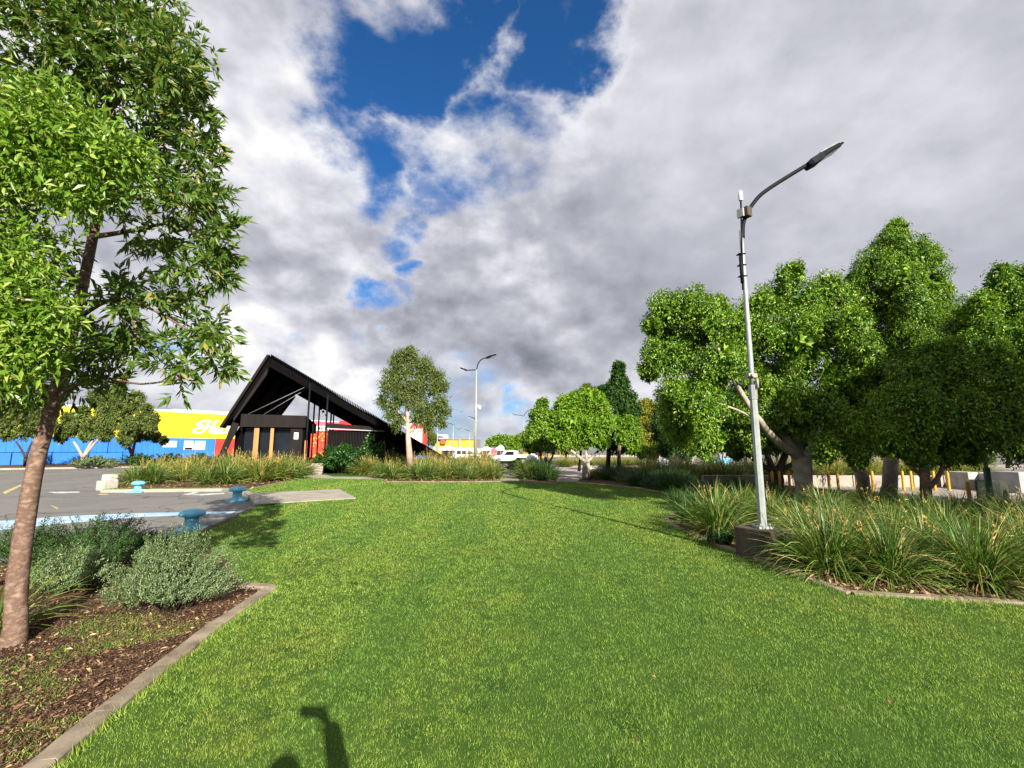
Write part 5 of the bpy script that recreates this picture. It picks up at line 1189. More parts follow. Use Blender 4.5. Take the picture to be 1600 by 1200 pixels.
# houses glimpsed through the trees
def house(label, x0, x1, ytop, yeave, Y, wm, rm):
    root = empty('house', W((x0 + x1) / 2, 702 + 1.8 * 720 / Y, Y), 0, label, 'house')
    a = W(x0, yeave, Y); c = W(x1, yeave, Y); zt = W(x0, ytop, Y).z
    b = MB(); b.box((a.x, Y, -.1), (c.x, Y + 7, a.z)); b.build('wall', wm, wparent=root)
    b = MB(); e = .5
    b.add([(a.x - e, Y - e, a.z), (c.x + e, Y - e, a.z), (c.x + e, Y + 7 + e, a.z), (a.x - e, Y + 7 + e, a.z), (a.x + 2, Y + 3.5, zt), (c.x - 2, Y + 3.5, zt)],
          [(0, 1, 5, 4), (1, 2, 5), (2, 3, 4, 5), (3, 0, 4), (3, 2, 1, 0)]); b.build('roof', rm, wparent=root)
    b = MB(); L = c.x - a.x
    for f_ in (.15, .6): b.box((a.x + L * f_, Y - .04, .9), (a.x + L * (f_ + .2), Y + .02, 2.1))
    b.build('window', M['glass_dark'], wparent=root)
house('red roofed pavilion glimpsed under the shaded tree row', 1066, 1086, 704, 709, 62, M['plaza'], M['brick_red'])
house('pale grey house with flat roof low among the trees at the right', 1135, 1155, 706, 710, 60, M['granite'], M['grey_metal'])
# ================================================================ LAMPS
def luminaire(root, a, b_, Wl, M_body=M['dark_metal'], top=None):
    """flat lamp head from a to b_, with a paler rounded shell"""
    a, b_ = V3(a), V3(b_); d = (b_ - a).normalized(); L = (b_ - a).length; s_ = d.cross(V3((0, 0, 1))).normalized(); u = s_.cross(d).normalized()
    def ring(t, w_, h0, h1): c = a + d * L * t; return [c - s_ * w_ - u * h0, c + s_ * w_ - u * h0, c + s_ * w_ * .8 + u * h1, c - s_ * w_ * .8 + u * h1]
    b = MB(); secs = [ring(0, Wl * .55, .05, .03), ring(.08, Wl * .8, .07, .05), ring(.35, Wl, .07, .05), ring(.42, Wl, .035, .05), ring(.9, Wl * .95, .03, .04), ring(1, Wl * .7, .01, .02)]
    vs = [v for r_ in secs for v in r_]; fs = [(3, 2, 1, 0)] + [(4*i+k, 4*i+(k+1) % 4, 4*i+4+(k+1) % 4, 4*i+4+k) for i in range(5) for k in range(4)] + [(20, 21, 22, 23)]
    b.add(vs, fs); lh = b.build('lamp_head', M_body)
    world_child(lh, root)
    b = MB(); b.beam(a + d * L * .46 - u * .045, a + d * L * .88 - u * .038, Wl * 1.6, .012, u); le = b.build('lens', M['glass_dark']); world_child(le, root)
    b = MB(); vs = []
    for t_, w_, h in ((.45, .5, .052), (.7, .7, .06), (.97, .86, .035), (1.04, .6, .012)):
        c = a + d * L * t_; vs += [c - s_ * Wl * w_ + u * (h - .02), c + s_ * Wl * w_ + u * (h - .02), c + s_ * Wl * w_ * .6 + u * (h + .03), c - s_ * Wl * w_ * .6 + u * (h + .03)]
    b.add(vs, [(3, 2, 1, 0)] + [(4*i+k, 4*i+(k+1) % 4, 4*i+4+(k+1) % 4, 4*i+4+k) for i in range(3) for k in range(4)] + [(12, 13, 14, 15)]); sh = b.build('shell', M['galv']); world_child(sh, root)
blk_top = .50
YL = 8.0
zz = lambda z: 1.8 + (z - 1.8) * YL / 7.62
lb = W(1191, 811, YL); lb.z = blk_top
lamp = empty('street_lamp', lb, 0, 'tall galvanised street lamp with curved dark arm standing on the concrete block', 'street lamp')
ltop = W(1160, 340, YL); mid = W(1178, 600, YL); X0 = lb.x
ax = lambda z: V3((X0, YL, z))
b = MB(); b.tube([ax(blk_top), ax(zz(2.86))], [.070, .060], 8, smooth=False); b.tube([ax(zz(2.86)), ax(zz(3.1)), ax(zz(5.35)), ax(zz(5.6))], [.047, .045, .034, .032], 10)
b.build('pole', M['galv'], wparent=lamp)
b = MB(); b.tube([ax(blk_top - .01), ax(blk_top + .03)], [.17, .17], 4, smooth=False)
for k in range(4): t_ = k * 1.57 + .78; b.tube([ax(blk_top + .03) + V3((.11 * math.cos(t_), .11 * math.sin(t_), 0)), ax(blk_top + .07) + V3((.11 * math.cos(t_), .11 * math.sin(t_), 0))], .014, 6)
b.build('base_plate', M['galv'], wparent=lamp)
b = MB(); b.box((X0 - .09, YL - .08, zz(2.98)), (X0 + .06, YL + .08, zz(3.05))); b.tube([ax(zz(3.0)) + V3((-.06, -.12, .0)), ax(zz(3.0)) + V3((-.06, -.19, .0))], .03, 8); b.tube([ax(zz(2.95)) + V3((.04, -.1, 0)), ax(zz(2.8)) + V3((.04, -.1, 0))], .02, 6); b.build('bracket', M['plaza'], wparent=lamp)
b = MB(); b.tube([ax(zz(2.86)), ax(zz(2.62))], [.074, .072], 8, smooth=False); b.build('collar', M['grey_metal'], wparent=lamp)
AP = [W(px, py, YL) for px, py in ((1160.5, 372), (1161, 352), (1166, 336), (1174, 322), (1186, 307), (1201, 295), (1226, 279), (1262, 257))]
b = MB(); b.tube(smooth_path(AP, 4), .036, 10); b.build('arm', M['dark_metal'], wparent=lamp)
luminaire(lamp, W(1260, 258.5, YL), W(1311, 229, YL), .165)
b = MB(); q0 = W(1157.5, 312, YL - .08); b.tube([ax(zz(4.5)) + V3((-.07, -.05, 0)), q0], .016, 8)
b.tube([ax(zz(4.62)) + V3((-.07, -.05, 0)), ax(zz(5.1)) + V3((-.07, -.05, 0))], .03, 8)
for z in (4.75, 4.95, 5.15): b.box((X0 - .10, YL - .06, zz(z)), (X0 + .03, YL + .05, zz(z) + .01))
b.build('antenna_mast', M['dark_metal'], wparent=lamp)
b = MB(); b.lathe([(.03, -.02), (.038, 0), (.04, .10), (.034, .15), (.015, .175), (0, .18)], 14, q0); b.build('antenna', M['white'], wparent=lamp)
c0 = W(1166, 332, YL - .05)
b = MB(); Mx = Matrix.Translation(c0) @ Matrix.Rotation(.5, 4, 'Z')
b.box((-.07, -.07, -.09), (.07, .07, .09), M=Mx); b.build('junction_box', M['oldconcrete'], wparent=lamp, bevel=.008)
b = MB(); b.box((-.13, -.02, -.1), (-.09, .1, .06), M=Mx); b.build('panel', M['granite'], wparent=lamp)
# concrete block
bl = MB(); cxs = [G(1146, 868), G(1194, 885), G(1240, 868)]
A_ = W(1146, 816, 8.25); B_ = W(1200, 828, 7.62); C_ = B_ + (V3((lb.x, lb.y, 0)) - (A_ + B_) / 2) * 2 ; 
dirn = (B_ - A_); dirn.z = 0; dirn = V3((dirn.x, dirn.y, 0)); nrm = V3((-dirn.y, dirn.x, 0)).normalized()
if nrm.y < 0: nrm = -nrm
quad = [V3((A_.x, A_.y, 0)), V3((B_.x, B_.y, 0)), V3((B_.x, B_.y, 0)) + nrm * .62, V3((A_.x, A_.y, 0)) + nrm * .62]
bl.prism([(q.x, q.y) for q in quad], -.1, blk_top - .012)
o = bl.build('concrete_block', M['oldconcrete'], bevel=.02); tag(o, 'weathered dark concrete footing block under the tall street lamp', 'concrete block')

def far_lamp(label, px, ybase, Y, ztop, heads, r=.10, cam_box=False):
    x = W(px, 702, Y).x; root = empty('street_lamp', (x, Y, 0), 0, label, 'street lamp', 'street lamps across the car park')
    b = MB(); b.tube([(x, Y, -.1), (x, Y, 4), (x, Y, ztop)], [r, r * .8, r * .55], 10); b.build('pole', M['galv'], wparent=root)
    b = MB(); b.tube([(x, Y, -.12), (x, Y, .12)], [r * 1.7, r * 1.5], 8); b.build('base_plate', M['galv'], wparent=root)
    for hx, hz, L, wl in heads:
        e = V3((x + hx, Y, ztop + hz)); p0 = V3((x, Y, ztop - .1))
        b = MB(); b.tube(smooth_path([p0, p0 + V3((hx * .15, 0, hz * .45 + .1)), p0 + V3((hx * .5, 0, hz * .85 + .1)), e], 4), r * .38, 8); b.build('arm', M['dark_metal'], wparent=root)
        d = V3((1 if hx > 0 else -1, 0, .35)).normalized(); luminaire(root, e, e + d * L, wl)
    if cam_box:
        b = MB(); b.lathe([(.0, -.32), (.13, -.26), (.16, -.1), (.1, 0)], 12, V3((x + .28, Y, 5.35))); b.box((x, Y - .04, 5.3), (x + .35, Y + .04, 5.42)); b.build('security_camera', M['white'], wparent=root)
far_lamp('double armed street lamp with camera rising from the clumps mid picture', 743, 732, 38, 8.4, [(.8, 1.0, .9, .28), (-.8, -.05, .6, .2)], .12, True)
far_lamp('flat headed lamp close left of the double armed lamp', 741, 715, 75, 6.6, [(-.05, .2, 1.0, .4), (.05, .05, .5, .4)], .13)
far_lamp('thin lamp with flat head left of the orange building centre', 707.5, 712, 100, 6.9, [(-.3, .3, 1.2, .4)], .14)
far_lamp('thin distant lamp over the right end of the orange building', 733.5, 711, 120, 6.3, [(-.4, .3, 1.2, .4)], .14)
far_lamp('thin distant pole lamp at the left end of the orange building', 683, 712, 95, 6.6, [(.3, .1, .6, .3)], .13)
far_lamp('curved double armed lamp against the sky left of the shaded trees', 818.5, 712, 110, 9.6, [(3.2, 1.8, 1.3, .35), (-1.8, .3, 1.0, .35)], .16)
far_lamp('shorter pole lamp close right of the curved double armed one', 822, 712, 100, 7.6, [(.3, .3, 1.2, .4)], .14)

# ================================================================ BOLLARDS, BLOCKS, SMALL THINGS
def mushroom(p, s_, rz, label):
    root = empty('mooring_bollard', p, rz, label, 'mooring bollard', 'light blue mooring bollards on the asphalt')
    b = MB(); b.box((-.34 * s_, -.34 * s_, 0), (.34 * s_, .34 * s_, .055 * s_)); b.build('base_plate', M['bollard_blue'], root, bevel=.012)
    b = MB()
    for k in range(4): t_ = k * math.pi / 2 + math.pi / 4; b.lathe([(.03 * s_, .055 * s_), (.03 * s_, .08 * s_), (0, .085 * s_)], 6, (.38 * s_ * math.cos(t_), .38 * s_ * math.sin(t_), 0))
    b.build('bolt', M['bollard_blue'], root)
    b = MB(); b.lathe([(.25 * s_, .055 * s_), (.19 * s_, .10 * s_), (.16 * s_, .2 * s_), (.155 * s_, .32 * s_), (.2 * s_, .37 * s_)], 24); b.build('neck', M['bollard_blue'], root)
    b = MB(); b.lathe([(.14 * s_, .355 * s_), (.27 * s_, .365 * s_), (.30 * s_, .40 * s_), (.29 * s_, .45 * s_), (.22 * s_, .51 * s_), (.1 * s_, .54 * s_), (0, .545 * s_)], 24); b.build('cap', M['bollard_blue'], root)
mushroom(G(298, 829, ROAD_Z), .92, .5, 'nearest light blue mooring bollard, in tree shade at the lawn edge')
mushroom(G(370, 783, ROAD_Z), .98, .3, 'light blue mooring bollard in full sun beside the low white post')
mushroom(G(215, 769, ROAD_Z), .92, .2, 'farthest light blue mooring bollard, at the kerb of the mulch bed')
for k, (px, py, s_, lb_) in enumerate([(175, 753, .62, 'upper of two rough white stone blocks at the end of the mulch bed'), (167, 763, .52, 'lower of two rough white stone blocks, on the kerb corner')]):
    b = MB(); p = G(px, py); Mx = Matrix.Translation(p) @ Matrix.Rotation(.3 + k, 4, 'Z'); b.box((-s_ * .6, -s_ * .5, -.1), (s_ * .6, s_ * .5, .42 - .06 * k), M=Mx)
    o = b.build('stone_block', M['stone'], bevel=.05); tag(o, lb_, 'stone block')
b = MB(); p = G(401, 787, 0); b.tube([p + V3((0, 0, -.1)), p + V3((0, 0, .16))], .06, 10); b.lathe([(.06, .16), (.075, .17), (.06, .2), (0, .21)], 10, p); tag(b.build('marker_post', M['white']), 'short white post at the corner of the concrete slab', 'post')
# dark steel retaining edge on the near face of the slab
b = MB(); a = G(399, 790.2); c = G(432, 788.6); b.beam(V3((a.x, a.y, -.05)), V3((c.x, c.y, -.03)), .06, .12); tag(b.build('kerb', M['black']), kind='structure')
# yellow bollards
def ybol(p, label):
    root = empty('bollard', p, 0, label, 'bollard', 'yellow bollards in front of the low wall')
    b = MB(); b.lathe([(.056, 0), (.056, .84), (.045, .88), (0, .89)], 12); b.build('tube', M['yellow'], root)
    b = MB(); b.lathe([(.09, 0), (.09, .02), (.057, .025)], 12); b.build('flange', M['yellow'], root)
    return root
yb = None
for px in (1203, 1214, 1229, 1246, 1290, 1304, 1333, 1345, 1358, 1405, 1418, 1440, 1453, 1475):
    Y = 21.6; p = W(px, 700, Y); p.z = ROAD_Z + .02
    lbl = ('first' if px == 1203 else 'second' if px == 1214 else 'third' if px == 1229 else 'fourth') + ' yellow bollard left of the pale forked trunk' if px < 1260 else ('first' if px == 1290 else 'second') + ' yellow bollard right of the pale forked trunk' if px < 1310 else ('left' if px == 1333 else 'middle' if px == 1345 else 'right') + ' yellow bollard by the paired grey trunks' if px < 1380 else ('first' if px == 1405 else 'second' if px == 1418 else 'third' if px == 1440 else 'fourth') + ' yellow bollard around the brown stubby trunk'
    if px == 1475: lbl = 'rightmost yellow bollard in the row, standing clear on the pavement'
    if yb is None: yb = ybol(p, lbl)
    else: clone(yb, p, 0, 1, lbl)
p = W(1513, 763, 14.6); p.z = ROAD_Z + .02; clone(yb, p, 0, 1, 'nearer yellow bollard poking out of the clumps left of the green post')
# low wall
wl = MB()
for k in range(9): wl.box((9.8 + k * 1.5, 24.0 - k * .04, -.2), (9.8 + k * 1.5 + 1.485, 24.3 - k * .04, .48))
tag(wl.build('low_wall', M['plaza'], bevel=.02), 'long low pinkish concrete wall behind the yellow bollards', 'wall')
def gblock(label, x0, x1, yt, yb_, Y, dep, m_=None):
    b = MB(); a = W(x0, yt, Y); c = W(x1, yb_, Y); b.box((a.x, Y, -.12), (c.x, Y + dep, a.z)); tag(b.build('granite_block', m_ or M['granite'], bevel=.03), label, 'stone block', 'pale stone blocks at the right')
gblock('pale upright stone block directly left of the green post', 1512, 1530, 738, 753, 22, 1.2, M['stone'])
gblock('mauve stone block behind the green post', 1531, 1545, 738, 753, 22.3, 1.2)
gblock('pale stone block right of the green post', 1547, 1561, 740, 753, 22, 1.0, M['stone'])
gblock('long grey-green stone block right of the pale ones', 1563, 1590, 741, 757, 21, 1.2)
gblock('grey stone block at the right edge with dark notch', 1591, 1640, 738, 760, 20, 1.2)
gp = empty('glass_screen', W(1540, 760, 16.5), 0, 'low greenish glass screen in front of the stone blocks', 'glass screen')
b = MB(); a = W(1526, 751, 17); c = W(1562, 767, 17); b.box((a.x, 17, -.08), (c.x, 17.03, a.z)); b.build('pane', pmat('green_glass', (.16, .24, .14), (.22, .28, .14), .6, .15), wparent=gp)
b = MB(); b.beam((a.x, 17, a.z), (c.x, 17, a.z), .04, .04); b.box((a.x - .03, 16.98, -.08), (a.x, 17.05, a.z)); b.build('frame', M['green_paint'], wparent=gp)
sb = empty('arched_seat', W(1568, 768, 16.2), 0, 'small pale yellow arched seat by the glass screen', 'seat')
a = W(1561, 752, 16.2); c = W(1577, 768, 16.2); zt = a.z; w_ = c.x - a.x
b = MB(); prof = [(0, 0), (.12, .0), (.22, .45), (.38, .62), (.62, .62), (.78, .45), (.88, 0), (1, 0), (.88, .85), (.75, 1), (.2, 1), (.06, .85)]
n_ = len(prof); vs = [(a.x + u_ * w_, 16.2, -.08 + v_ * (zt + .08)) for u_, v_ in prof] + [(a.x + u_ * w_, 16.65, -.08 + v_ * (zt + .08)) for u_, v_ in prof]
b.add(vs, [tuple(range(n_)), tuple(reversed(range(n_, 2 * n_)))] + [(i, n_ + i, n_ + (i + 1) % n_, (i + 1) % n_) for i in range(n_)]); b.build('seat', M['seat_yellow'], wparent=sb)
# dark green post with pale young trunk above
gpz = W(1548, 779, 13.2); gpz.z = 0
sp = empty('tree_guard_post', gpz, 0, 'dark green post with pale upper part rising from the clumps at right', 'post')
b = MB(); b.tube([gpz, V3((gpz.x, 13.2, 1.28))], .075, 12); b.build('post', M['green_paint'], wparent=sp)
b = MB(); b.tube([V3((gpz.x, 13.2, 1.28)), V3((gpz.x - .04, 13.2, 1.75)), V3((gpz.x - .05, 13.2, 2.5))], .05, 10); b.build('pole', M['granite'], wparent=sp)
# brick box, handrail
bb = empty('brick_box', G(931, 748), 0, 'red brick service box with white cap beside the pale trunk', 'service box')
p = G(931, 746); b = MB(); b.box((p.x - .5, p.y, -.05), (p.x + .42, p.y + .8, .52)); b.build('body', M['brick_red'], wparent=bb, bevel=.01)
b = MB(); b.box((p.x - .54, p.y - .04, .523), (p.x + .46, p.y + .84, .62)); b.box((p.x + .22, p.y - .03, -.05), (p.x + .28, p.y - .003, .52)); b.box((p.x - .53, p.y - .03, -.05), (p.x - .49, p.y - .003, .52)); b.build('cap', M['white'], wparent=bb)
hr = empty('handrail', G(776, 737), 0, 'black pipe handrail beside the path next to the small island bed', 'handrail')
Yh = 36; h0 = W(776, 718.5, Yh); h1 = W(797, 731.5, Yh - 4); b = MB()
b.tube([W(748, 718.3, Yh + 1), h0, h1], .035, 8); b.tube([W(777, 730.5, Yh), W(797, 730, Yh - 3)], .025, 8); b.build('rail', M['dark_metal'], wparent=hr)
b = MB()
for q in (h0, (h0 + h1) / 2, h1): b.tube([V3((q.x, q.y, -.05)), q], .035, 8)
b.build('post', M['dark_metal'], wparent=hr)
# small dome tents / covered things seen through the trees
def dome(label, px, py, Y, w_, h_, top, low):
    c = W(px, py, Y); c.z = ROAD_Z; root = empty('dome_tent', c, 0, label, 'tent')
    b = MB(); b.lathe([(w_, 0), (w_ * .98, h_ * .2), (w_ * .86, h_ * .5)], 16); b.build('skirt', low, root)
    b = MB(); b.lathe([(w_ * .865, h_ * .5), (w_ * .6, h_ * .78), (w_ * .25, h_ * .95), (0, h_)], 16); b.build('roof', top, root)
dome('small tent with white top and light blue skirt under the shaded tree', 832, 724, 50, .95, 1.5, M['tent'], M['lightblue'])
dome('pale bluish dome tent low in the clumps beyond the shaded row', 1034, 728, 44, 1.0, 1.15, M['granite'], M['lightblue'])
dome('teal blue dome tent further back among the trees', 1022, 718, 62, 1.6, 1.7, M['lightblue'], M['lightblue'])
dome('pale aqua dome tent beside a forked tree beyond the clumps', 1128, 722, 56, 1.2, 1.7, M['granite'], M['lightblue'])
b = MB(); q = W(1030, 700, 40)
pp = empty('sign_post', (q.x, 40, 0), 0, 'slim white post standing among the far clumps', 'post'); b.tube([(q.x, 40, 0), (q.x, 40, 2.25)], .05, 8); b.build('pole', M['white'], wparent=pp)
b = MB(); b.lathe([(.06, 2.25), (.07, 2.28), (0, 2.33)], 8, (q.x, 40, 0)); b.build('cap', M['white'], wparent=pp)
b = MB(); q = W(1008, 714, 46); c = empty('round_sign', (q.x, 46, 0), 0, 'round dark green sign disc among the far yellow clumps', 'sign')
b.tube([(q.x, 46, 1.05), (q.x, 46.04, 1.05)], .42, 20); b.build('disc', M['green_paint'], wparent=c)
b = MB(); b.tube([(q.x, 46.08, 0), (q.x, 46.08, 1.3)], .04, 8); b.build('post', M['grey_metal'], wparent=c)

# ================================================================ VEHICLES
def wheel(parent, x, y, r=.34, w_=.22):
    b = MB(); b.tube([(x, y - w_/2, r), (x, y + w_/2, r)], r, 20); wh = b.build('wheel', M['rubber'], parent)
    b = MB(); b.tube([(x, y - w_/2 - .012, r), (x, y + w_/2 + .012, r)], r * .58, 12); b.build('rim', M['grey_metal'], wh)
def car_body(prof, hw, inset_from, inset=.16):
    """side profile (x, z) swept across the width, drawn in above the waist"""
    b = MB(); n_ = len(prof); lv = [-1, -.88, .88, 1]; vs = []
    for l_ in lv:
        for x, z in prof:
            k = max(0, z - inset_from); ww = hw - inset * k; e = .05 if abs(l_) == 1 else 0
            vs.append((x * (1 - e * .3), l_ * ww, z - e * (1 if z > .6 else -.4)))
    fs = [tuple(range(n_)), tuple(reversed(range(3 * n_, 4 * n_)))]
    for j in range(3): fs += [(j*n_+i, (j+1)*n_+i, (j+1)*n_+(i+1) % n_, j*n_+(i+1) % n_) for i in range(n_)]
    b.add(vs, fs); return b
ute = empty('pickup_truck', (0, 0, 0), 0, 'white single cab pickup truck with flat tray, parked side on across the road', 'pickup truck')
b = car_body([(-2.5, .45), (-2.52, .95), (-2.35, 1.06), (-1.25, 1.15), (-.55, 1.72), (-.35, 1.78), (.45, 1.76), (.62, 1.70), (.66, .5), (-1.1, .38), (-2.2, .38)], .88, 1.05, .2); b.build('body', M['car_white'], ute)
b = MB(); b.box((.72, -.9, .82), (2.7, .9, .95)); b.box((.72, -.92, .95), (2.7, -.88, 1.18)); b.box((.72, .88, .95), (2.7, .92, 1.18)); b.box((.72, -.9, .95), (.76, .9, 1.75)); b.box((2.66, -.9, .95), (2.7, .9, 1.18)); b.build('tray', M['car_white'], ute)
b = MB(); b.box((-.9, -.35, .45), (2.5, .35, .8)); b.build('chassis', M['rubber'], ute)
for x in (-1.65, 1.6):
    for y in (-.76, .76): wheel(ute, x, y, .37, .24)
for sgn in (-1, 1):
    y = sgn * .885; yt = sgn * .78; b = MB(); b.add([(-1.0, y, 1.17), (.38, y, 1.17), (.34, yt, 1.62), (-.5, yt, 1.62)], [(0, 1, 2, 3)] if sgn < 0 else [(3, 2, 1, 0)]); b.build('window', M['glass_dark'], ute)
b = MB(); b.add([(-1.27, -.74, 1.17), (-1.27, .74, 1.17), (-.62, .62, 1.71), (-.62, -.62, 1.71)], [(0, 3, 2, 1)]); b.build('windscreen', M['glass_dark'], ute)
b = MB(); b.box((-2.56, -.8, .72), (-2.49, -.5, .92)); b.box((-2.56, .5, .72), (-2.49, .8, .92)); b.build('headlight', M['granite'], ute)
b = MB(); b.box((-2.6, -.86, .40), (-2.5, .86, .58)); b.build('bumper', M['dark_metal'], ute)
pu = W(800, 722, 62); ute.location = (pu.x, 62, ROAD_Z); ute.rotation_euler = (0, 0, R(-8))
suv = empty('station_wagon', (0, 0, 0), 0, 'white station wagon with roof rails parked left of the double armed lamp', 'car')
b = car_body([(-2.3, .5), (-2.32, 1.0), (-2.05, 1.72), (-1.8, 1.82), (.5, 1.80), (1.15, 1.12), (2.15, .98), (2.25, .5), (1.9, .38), (-2.0, .38)], .9, 1.05, .2); b.build('body', M['car_white'], suv)
for x in (-1.4, 1.4):
    for y in (-.78, .78): wheel(suv, x, y, .37, .24)
for sgn in (-1, 1):
    y = sgn * .905; yt = sgn * .80
    for xa, xb, xc, xd in ((-2.0, -1.2, -1.2, -1.85), (-1.1, -.25, -.25, -1.1), (-.15, .95, .42, -.15)):
        b = MB(); b.add([(xa, y, 1.12), (xb, y, 1.12), (xc, yt, 1.66), (xd, yt, 1.66)], [(0, 1, 2, 3)] if sgn < 0 else [(3, 2, 1, 0)]); b.build('window', M['glass_dark'], suv)
b = MB(); b.add([(1.2, -.72, 1.13), (1.2, .72, 1.13), (.56, .6, 1.77), (.56, -.6, 1.77)], [(0, 1, 2, 3)]); b.build('windscreen', M['glass_dark'], suv)
b = MB(); b.beam((-1.7, -.6, 1.88), (.3, -.6, 1.88), .04, .05); b.beam((-1.7, .6, 1.88), (.3, .6, 1.88), .04, .05); b.build('roof_rail', M['dark_metal'], suv)
b = MB(); b.box((-2.35, -.82, .95), (-2.28, -.66, 1.2)); b.box((-2.35, .66, .95), (-2.28, .82, 1.2)); b.build('tail_light', M['red_wall'], suv)
pu = W(731, 716, 78); suv.location = (pu.x, 78, ROAD_Z); suv.rotation_euler = (0, 0, R(10))

# birds
def bird(px, py, Y, label):
    c = W(px, py, Y); b = MB()
    b.add([c + V3(p) * .55 for p in ((0, -.3, 0), (.08, 0, .06), (0, .35, 0), (-.08, 0, .06), (.6, .05, .32), (.25, .15, .1), (-.6, .05, .3), (-.25, .15, .1), (0, 0, -.08))],
          [(0, 1, 3), (1, 2, 3), (1, 4, 5), (1, 5, 2), (3, 7, 6), (3, 2, 7), (0, 8, 1), (0, 3, 8), (8, 2, 1), (8, 3, 2)])
    tag(b.build('bird', M['dark_metal']), label, 'bird', 'birds in flight')
bird(716.5, 671, 40, 'dark bird flying low above the orange building')
bird(721, 644, 60, 'tiny dark bird higher up, left of the double armed lamp')

# ================================================================ PHOTOGRAPHER (behind the camera, seen only by the shadow on the lawn)
per = empty('person', (0, -.38, 0), 0, 'person in dark shirt and jeans holding up a phone, its shadow on the lawn', 'person')
def skin(name, verts, edges, radii, root_i, mat_, parent, sub=2):
    me = bpy.data.meshes.new(name); me.from_pydata([V3(v) for v in verts], edges, []); o = link(name, me)
    bpy.context.view_layer.objects.active = o
    md = o.modifiers.new('skin', 'SKIN'); md.use_smooth_shade = True
    sv = me.skin_vertices[0].data
    for i, r_ in enumerate(radii): sv[i].radius = (r_, r_) if not isinstance(r_, tuple) else r_; sv[i].use_root = (i == root_i)
    s2 = o.modifiers.new('sub', 'SUBSURF'); s2.levels = s2.render_levels = sub
    me.materials.append(mat_)
    o.parent = parent
    return o
skinm = pmat('skin', (.50, .30, .21), (.46, .27, .19), 8, .5); cloth = pmat('shirt_cloth', (.05, .06, .09), (.04, .05, .07), 12, .9); denim = pmat('denim', (.06, .09, .16), (.05, .07, .12), 14, .9); hairm = pmat('hair', (.03, .02, .015), None, 20, .6)
# local frame: person stands at origin, faces +Y
bv = [(0, 0, .93), (0, 0, 1.08), (0, .0, 1.25), (0, -.01, 1.39), (0, 0, 1.47), (0, .01, 1.53), (0, .02, 1.60),
      (.09, 0, .88), (.10, .01, .50), (.10, -.02, .09), (.11, .12, .035), (-.09, 0, .88), (-.11, .01, .50), (-.12, -.02, .09), (-.13, .12, .035),
      (.18, -.01, 1.38), (.27, .05, 1.36), (.235, .20, 1.56), (.128, .35, 1.745), (-.18, -.01, 1.38), (-.23, -.02, 1.12), (-.20, .10, .90), (-.19, .14, .82)]
be = [(0, 1), (1, 2), (2, 3), (3, 4), (4, 5), (5, 6), (0, 7), (7, 8), (8, 9), (9, 10), (0, 11), (11, 12), (12, 13), (13, 14), (3, 15), (15, 16), (16, 17), (17, 18), (3, 19), (19, 20), (20, 21), (21, 22)]
br = [(.15, .105), (.13, .10), (.155, .11), (.14, .095), (.058, .058), (.055, .058), (.085, .10), .085, .058, .040, .035, .085, .058, .040, .035, 0.062, .066, .070, .056, .058, .044, .034, .028]
skin('body', bv, be, br, 0, skinm, per)
skin('shirt', [(0, 0, .92), (0, 0, 1.08), (0, 0, 1.25), (0, -.01, 1.38), (.19, -.01, 1.38), (.275, .055, 1.365), (.255, .13, 1.46), (-.19, -.01, 1.38), (-.235, -.02, 1.2)], [(0, 1), (1, 2), (2, 3), (3, 4), (4, 5), (5, 6), (3, 7), (7, 8)],
     [(.165, .12), (.15, .115), (.172, .125), (.155, .11), .075, .085, .08, .07, .06], 0, cloth, per)
skin('trousers', [(0, 0, .95), (.09, 0, .86), (.10, .01, .5), (.10, -.02, .12), (-.09, 0, .86), (-.11, .01, .5), (-.12, -.02, .12)], [(0, 1), (1, 2), (2, 3), (0, 4), (4, 5), (5, 6)], [(.165, .12), .102, .075, .062, .102, .075, .062], 0, denim, per)
for sx in (.105, -.125):
    b = MB(); b.tube([(sx, -.07, .05), (sx, .02, .055), (sx + .005, .12, .045), (sx + .008, .19, .035)], [.04, .05, .048, .03], 10); b.build('shoe', M['rubber'], per)
b = MB(); b.lathe([(.0, .125), (.055, .12), (.092, .08), (.10, .02), (.092, -.03), (.075, -.07)], 18, (0, -.012, 1.61)); b.build('hair', hairm, per)
b = MB(); b.lathe([(0, .012), (.012, 0), (0, -.012)], 8, (.034, .108, 1.605)); b.lathe([(0, .012), (.012, 0), (0, -.012)], 8, (-.034, .108, 1.605)); b.build('eye', M['white'], per)
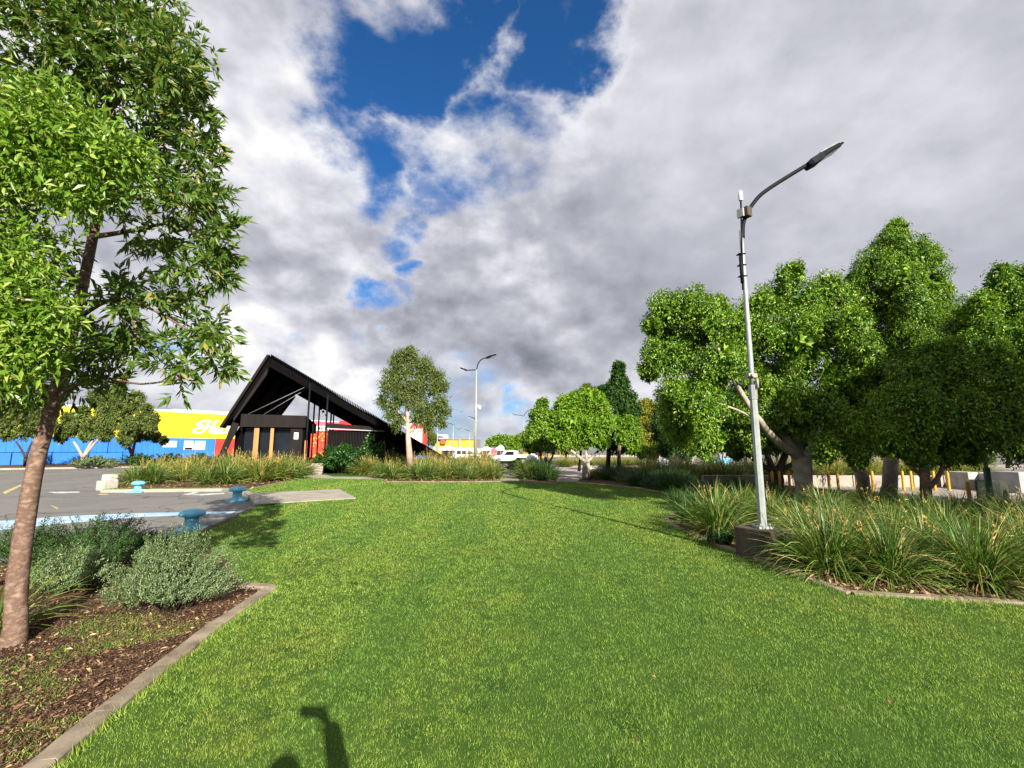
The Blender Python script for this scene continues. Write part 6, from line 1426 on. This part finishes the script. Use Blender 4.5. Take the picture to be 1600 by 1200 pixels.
b = MB(); b.tube([(0, .10, 1.61), (0, .132, 1.575), (0, .112, 1.565)], [.010, .016, .008], 8); b.build('nose', skinm, per)
b = MB(); b.tube([(-.025, .104, 1.535), (0, .112, 1.535), (.025, .104, 1.535)], [.004, .008, .004], 6); b.build('mouth', M['brick_red'], per)
b = MB()
for sx in (1, -1): b.lathe([(0, .03), (.012, .02), (.014, 0), (.010, -.02), (0, -.03)], 8, (sx * .092, .02, 1.60))
b.build('ear', skinm, per)
# right hand: palm and fingers closed on the phone held just behind the lens
def hand(name, root_p, dirv, palm_n, curls, parent):
    d = V3(dirv).normalized(); nn = V3(palm_n).normalized(); s_ = d.cross(nn).normalized(); r0 = V3(root_p)
    vs = [r0, r0 + d * .05, r0 + d * .085]; ed = [(0, 1), (1, 2)]; rd = [(.026, .018), (.036, .016), (.034, .013)]
    for k, (off, L, c) in enumerate(zip((-.03, -.01, .01, .03), (.065, .075, .07, .055), curls)):
        base = len(vs); p = r0 + d * .085 + s_ * off; vs.append(p); ed.append((2, base)); rd.append(.010); a = 0
        for j, f in enumerate((.45, .3, .25)):
            a += c; dd = d * math.cos(a) + nn * math.sin(a); p = p + dd * L * f; vs.append(p); ed.append((base + j, base + j + 1)); rd.append(.009 - .001 * j)
    base = len(vs); p = r0 + d * .03 - s_ * .035; vs.append(p); ed.append((1, base)); rd.append(.013)
    p = p + d * .03 - s_ * .02 + nn * .015; vs.append(p); ed.append((base, base + 1)); rd.append(.010)
    p = p + d * .025 + nn * .02; vs.append(p); ed.append((base + 1, base + 2)); rd.append(.009)
    skin(name, vs, ed, rd, 0, skinm, parent, 1)
hand('hand', (.147, .325, 1.70), (-.55, .1, .75), (0, -.6, .2), (.5, .55, .6, .7), per)
hand('hand', (-.19, .14, .82), (.05, .2, -1), (.6, 0, 0), (.35, .4, .45, .5), per)
b = MB(); b.box((-.135, -.0045, -.040), (.045, .0045, .040)); ph = b.build('phone', M['dark_metal'], bevel=.003)
ph.location = (.055, -.03, 1.80); ph.rotation_euler = (R(8), 0, 0); tag(ph, 'dark phone held sideways in the raised hand of the person', 'phone')
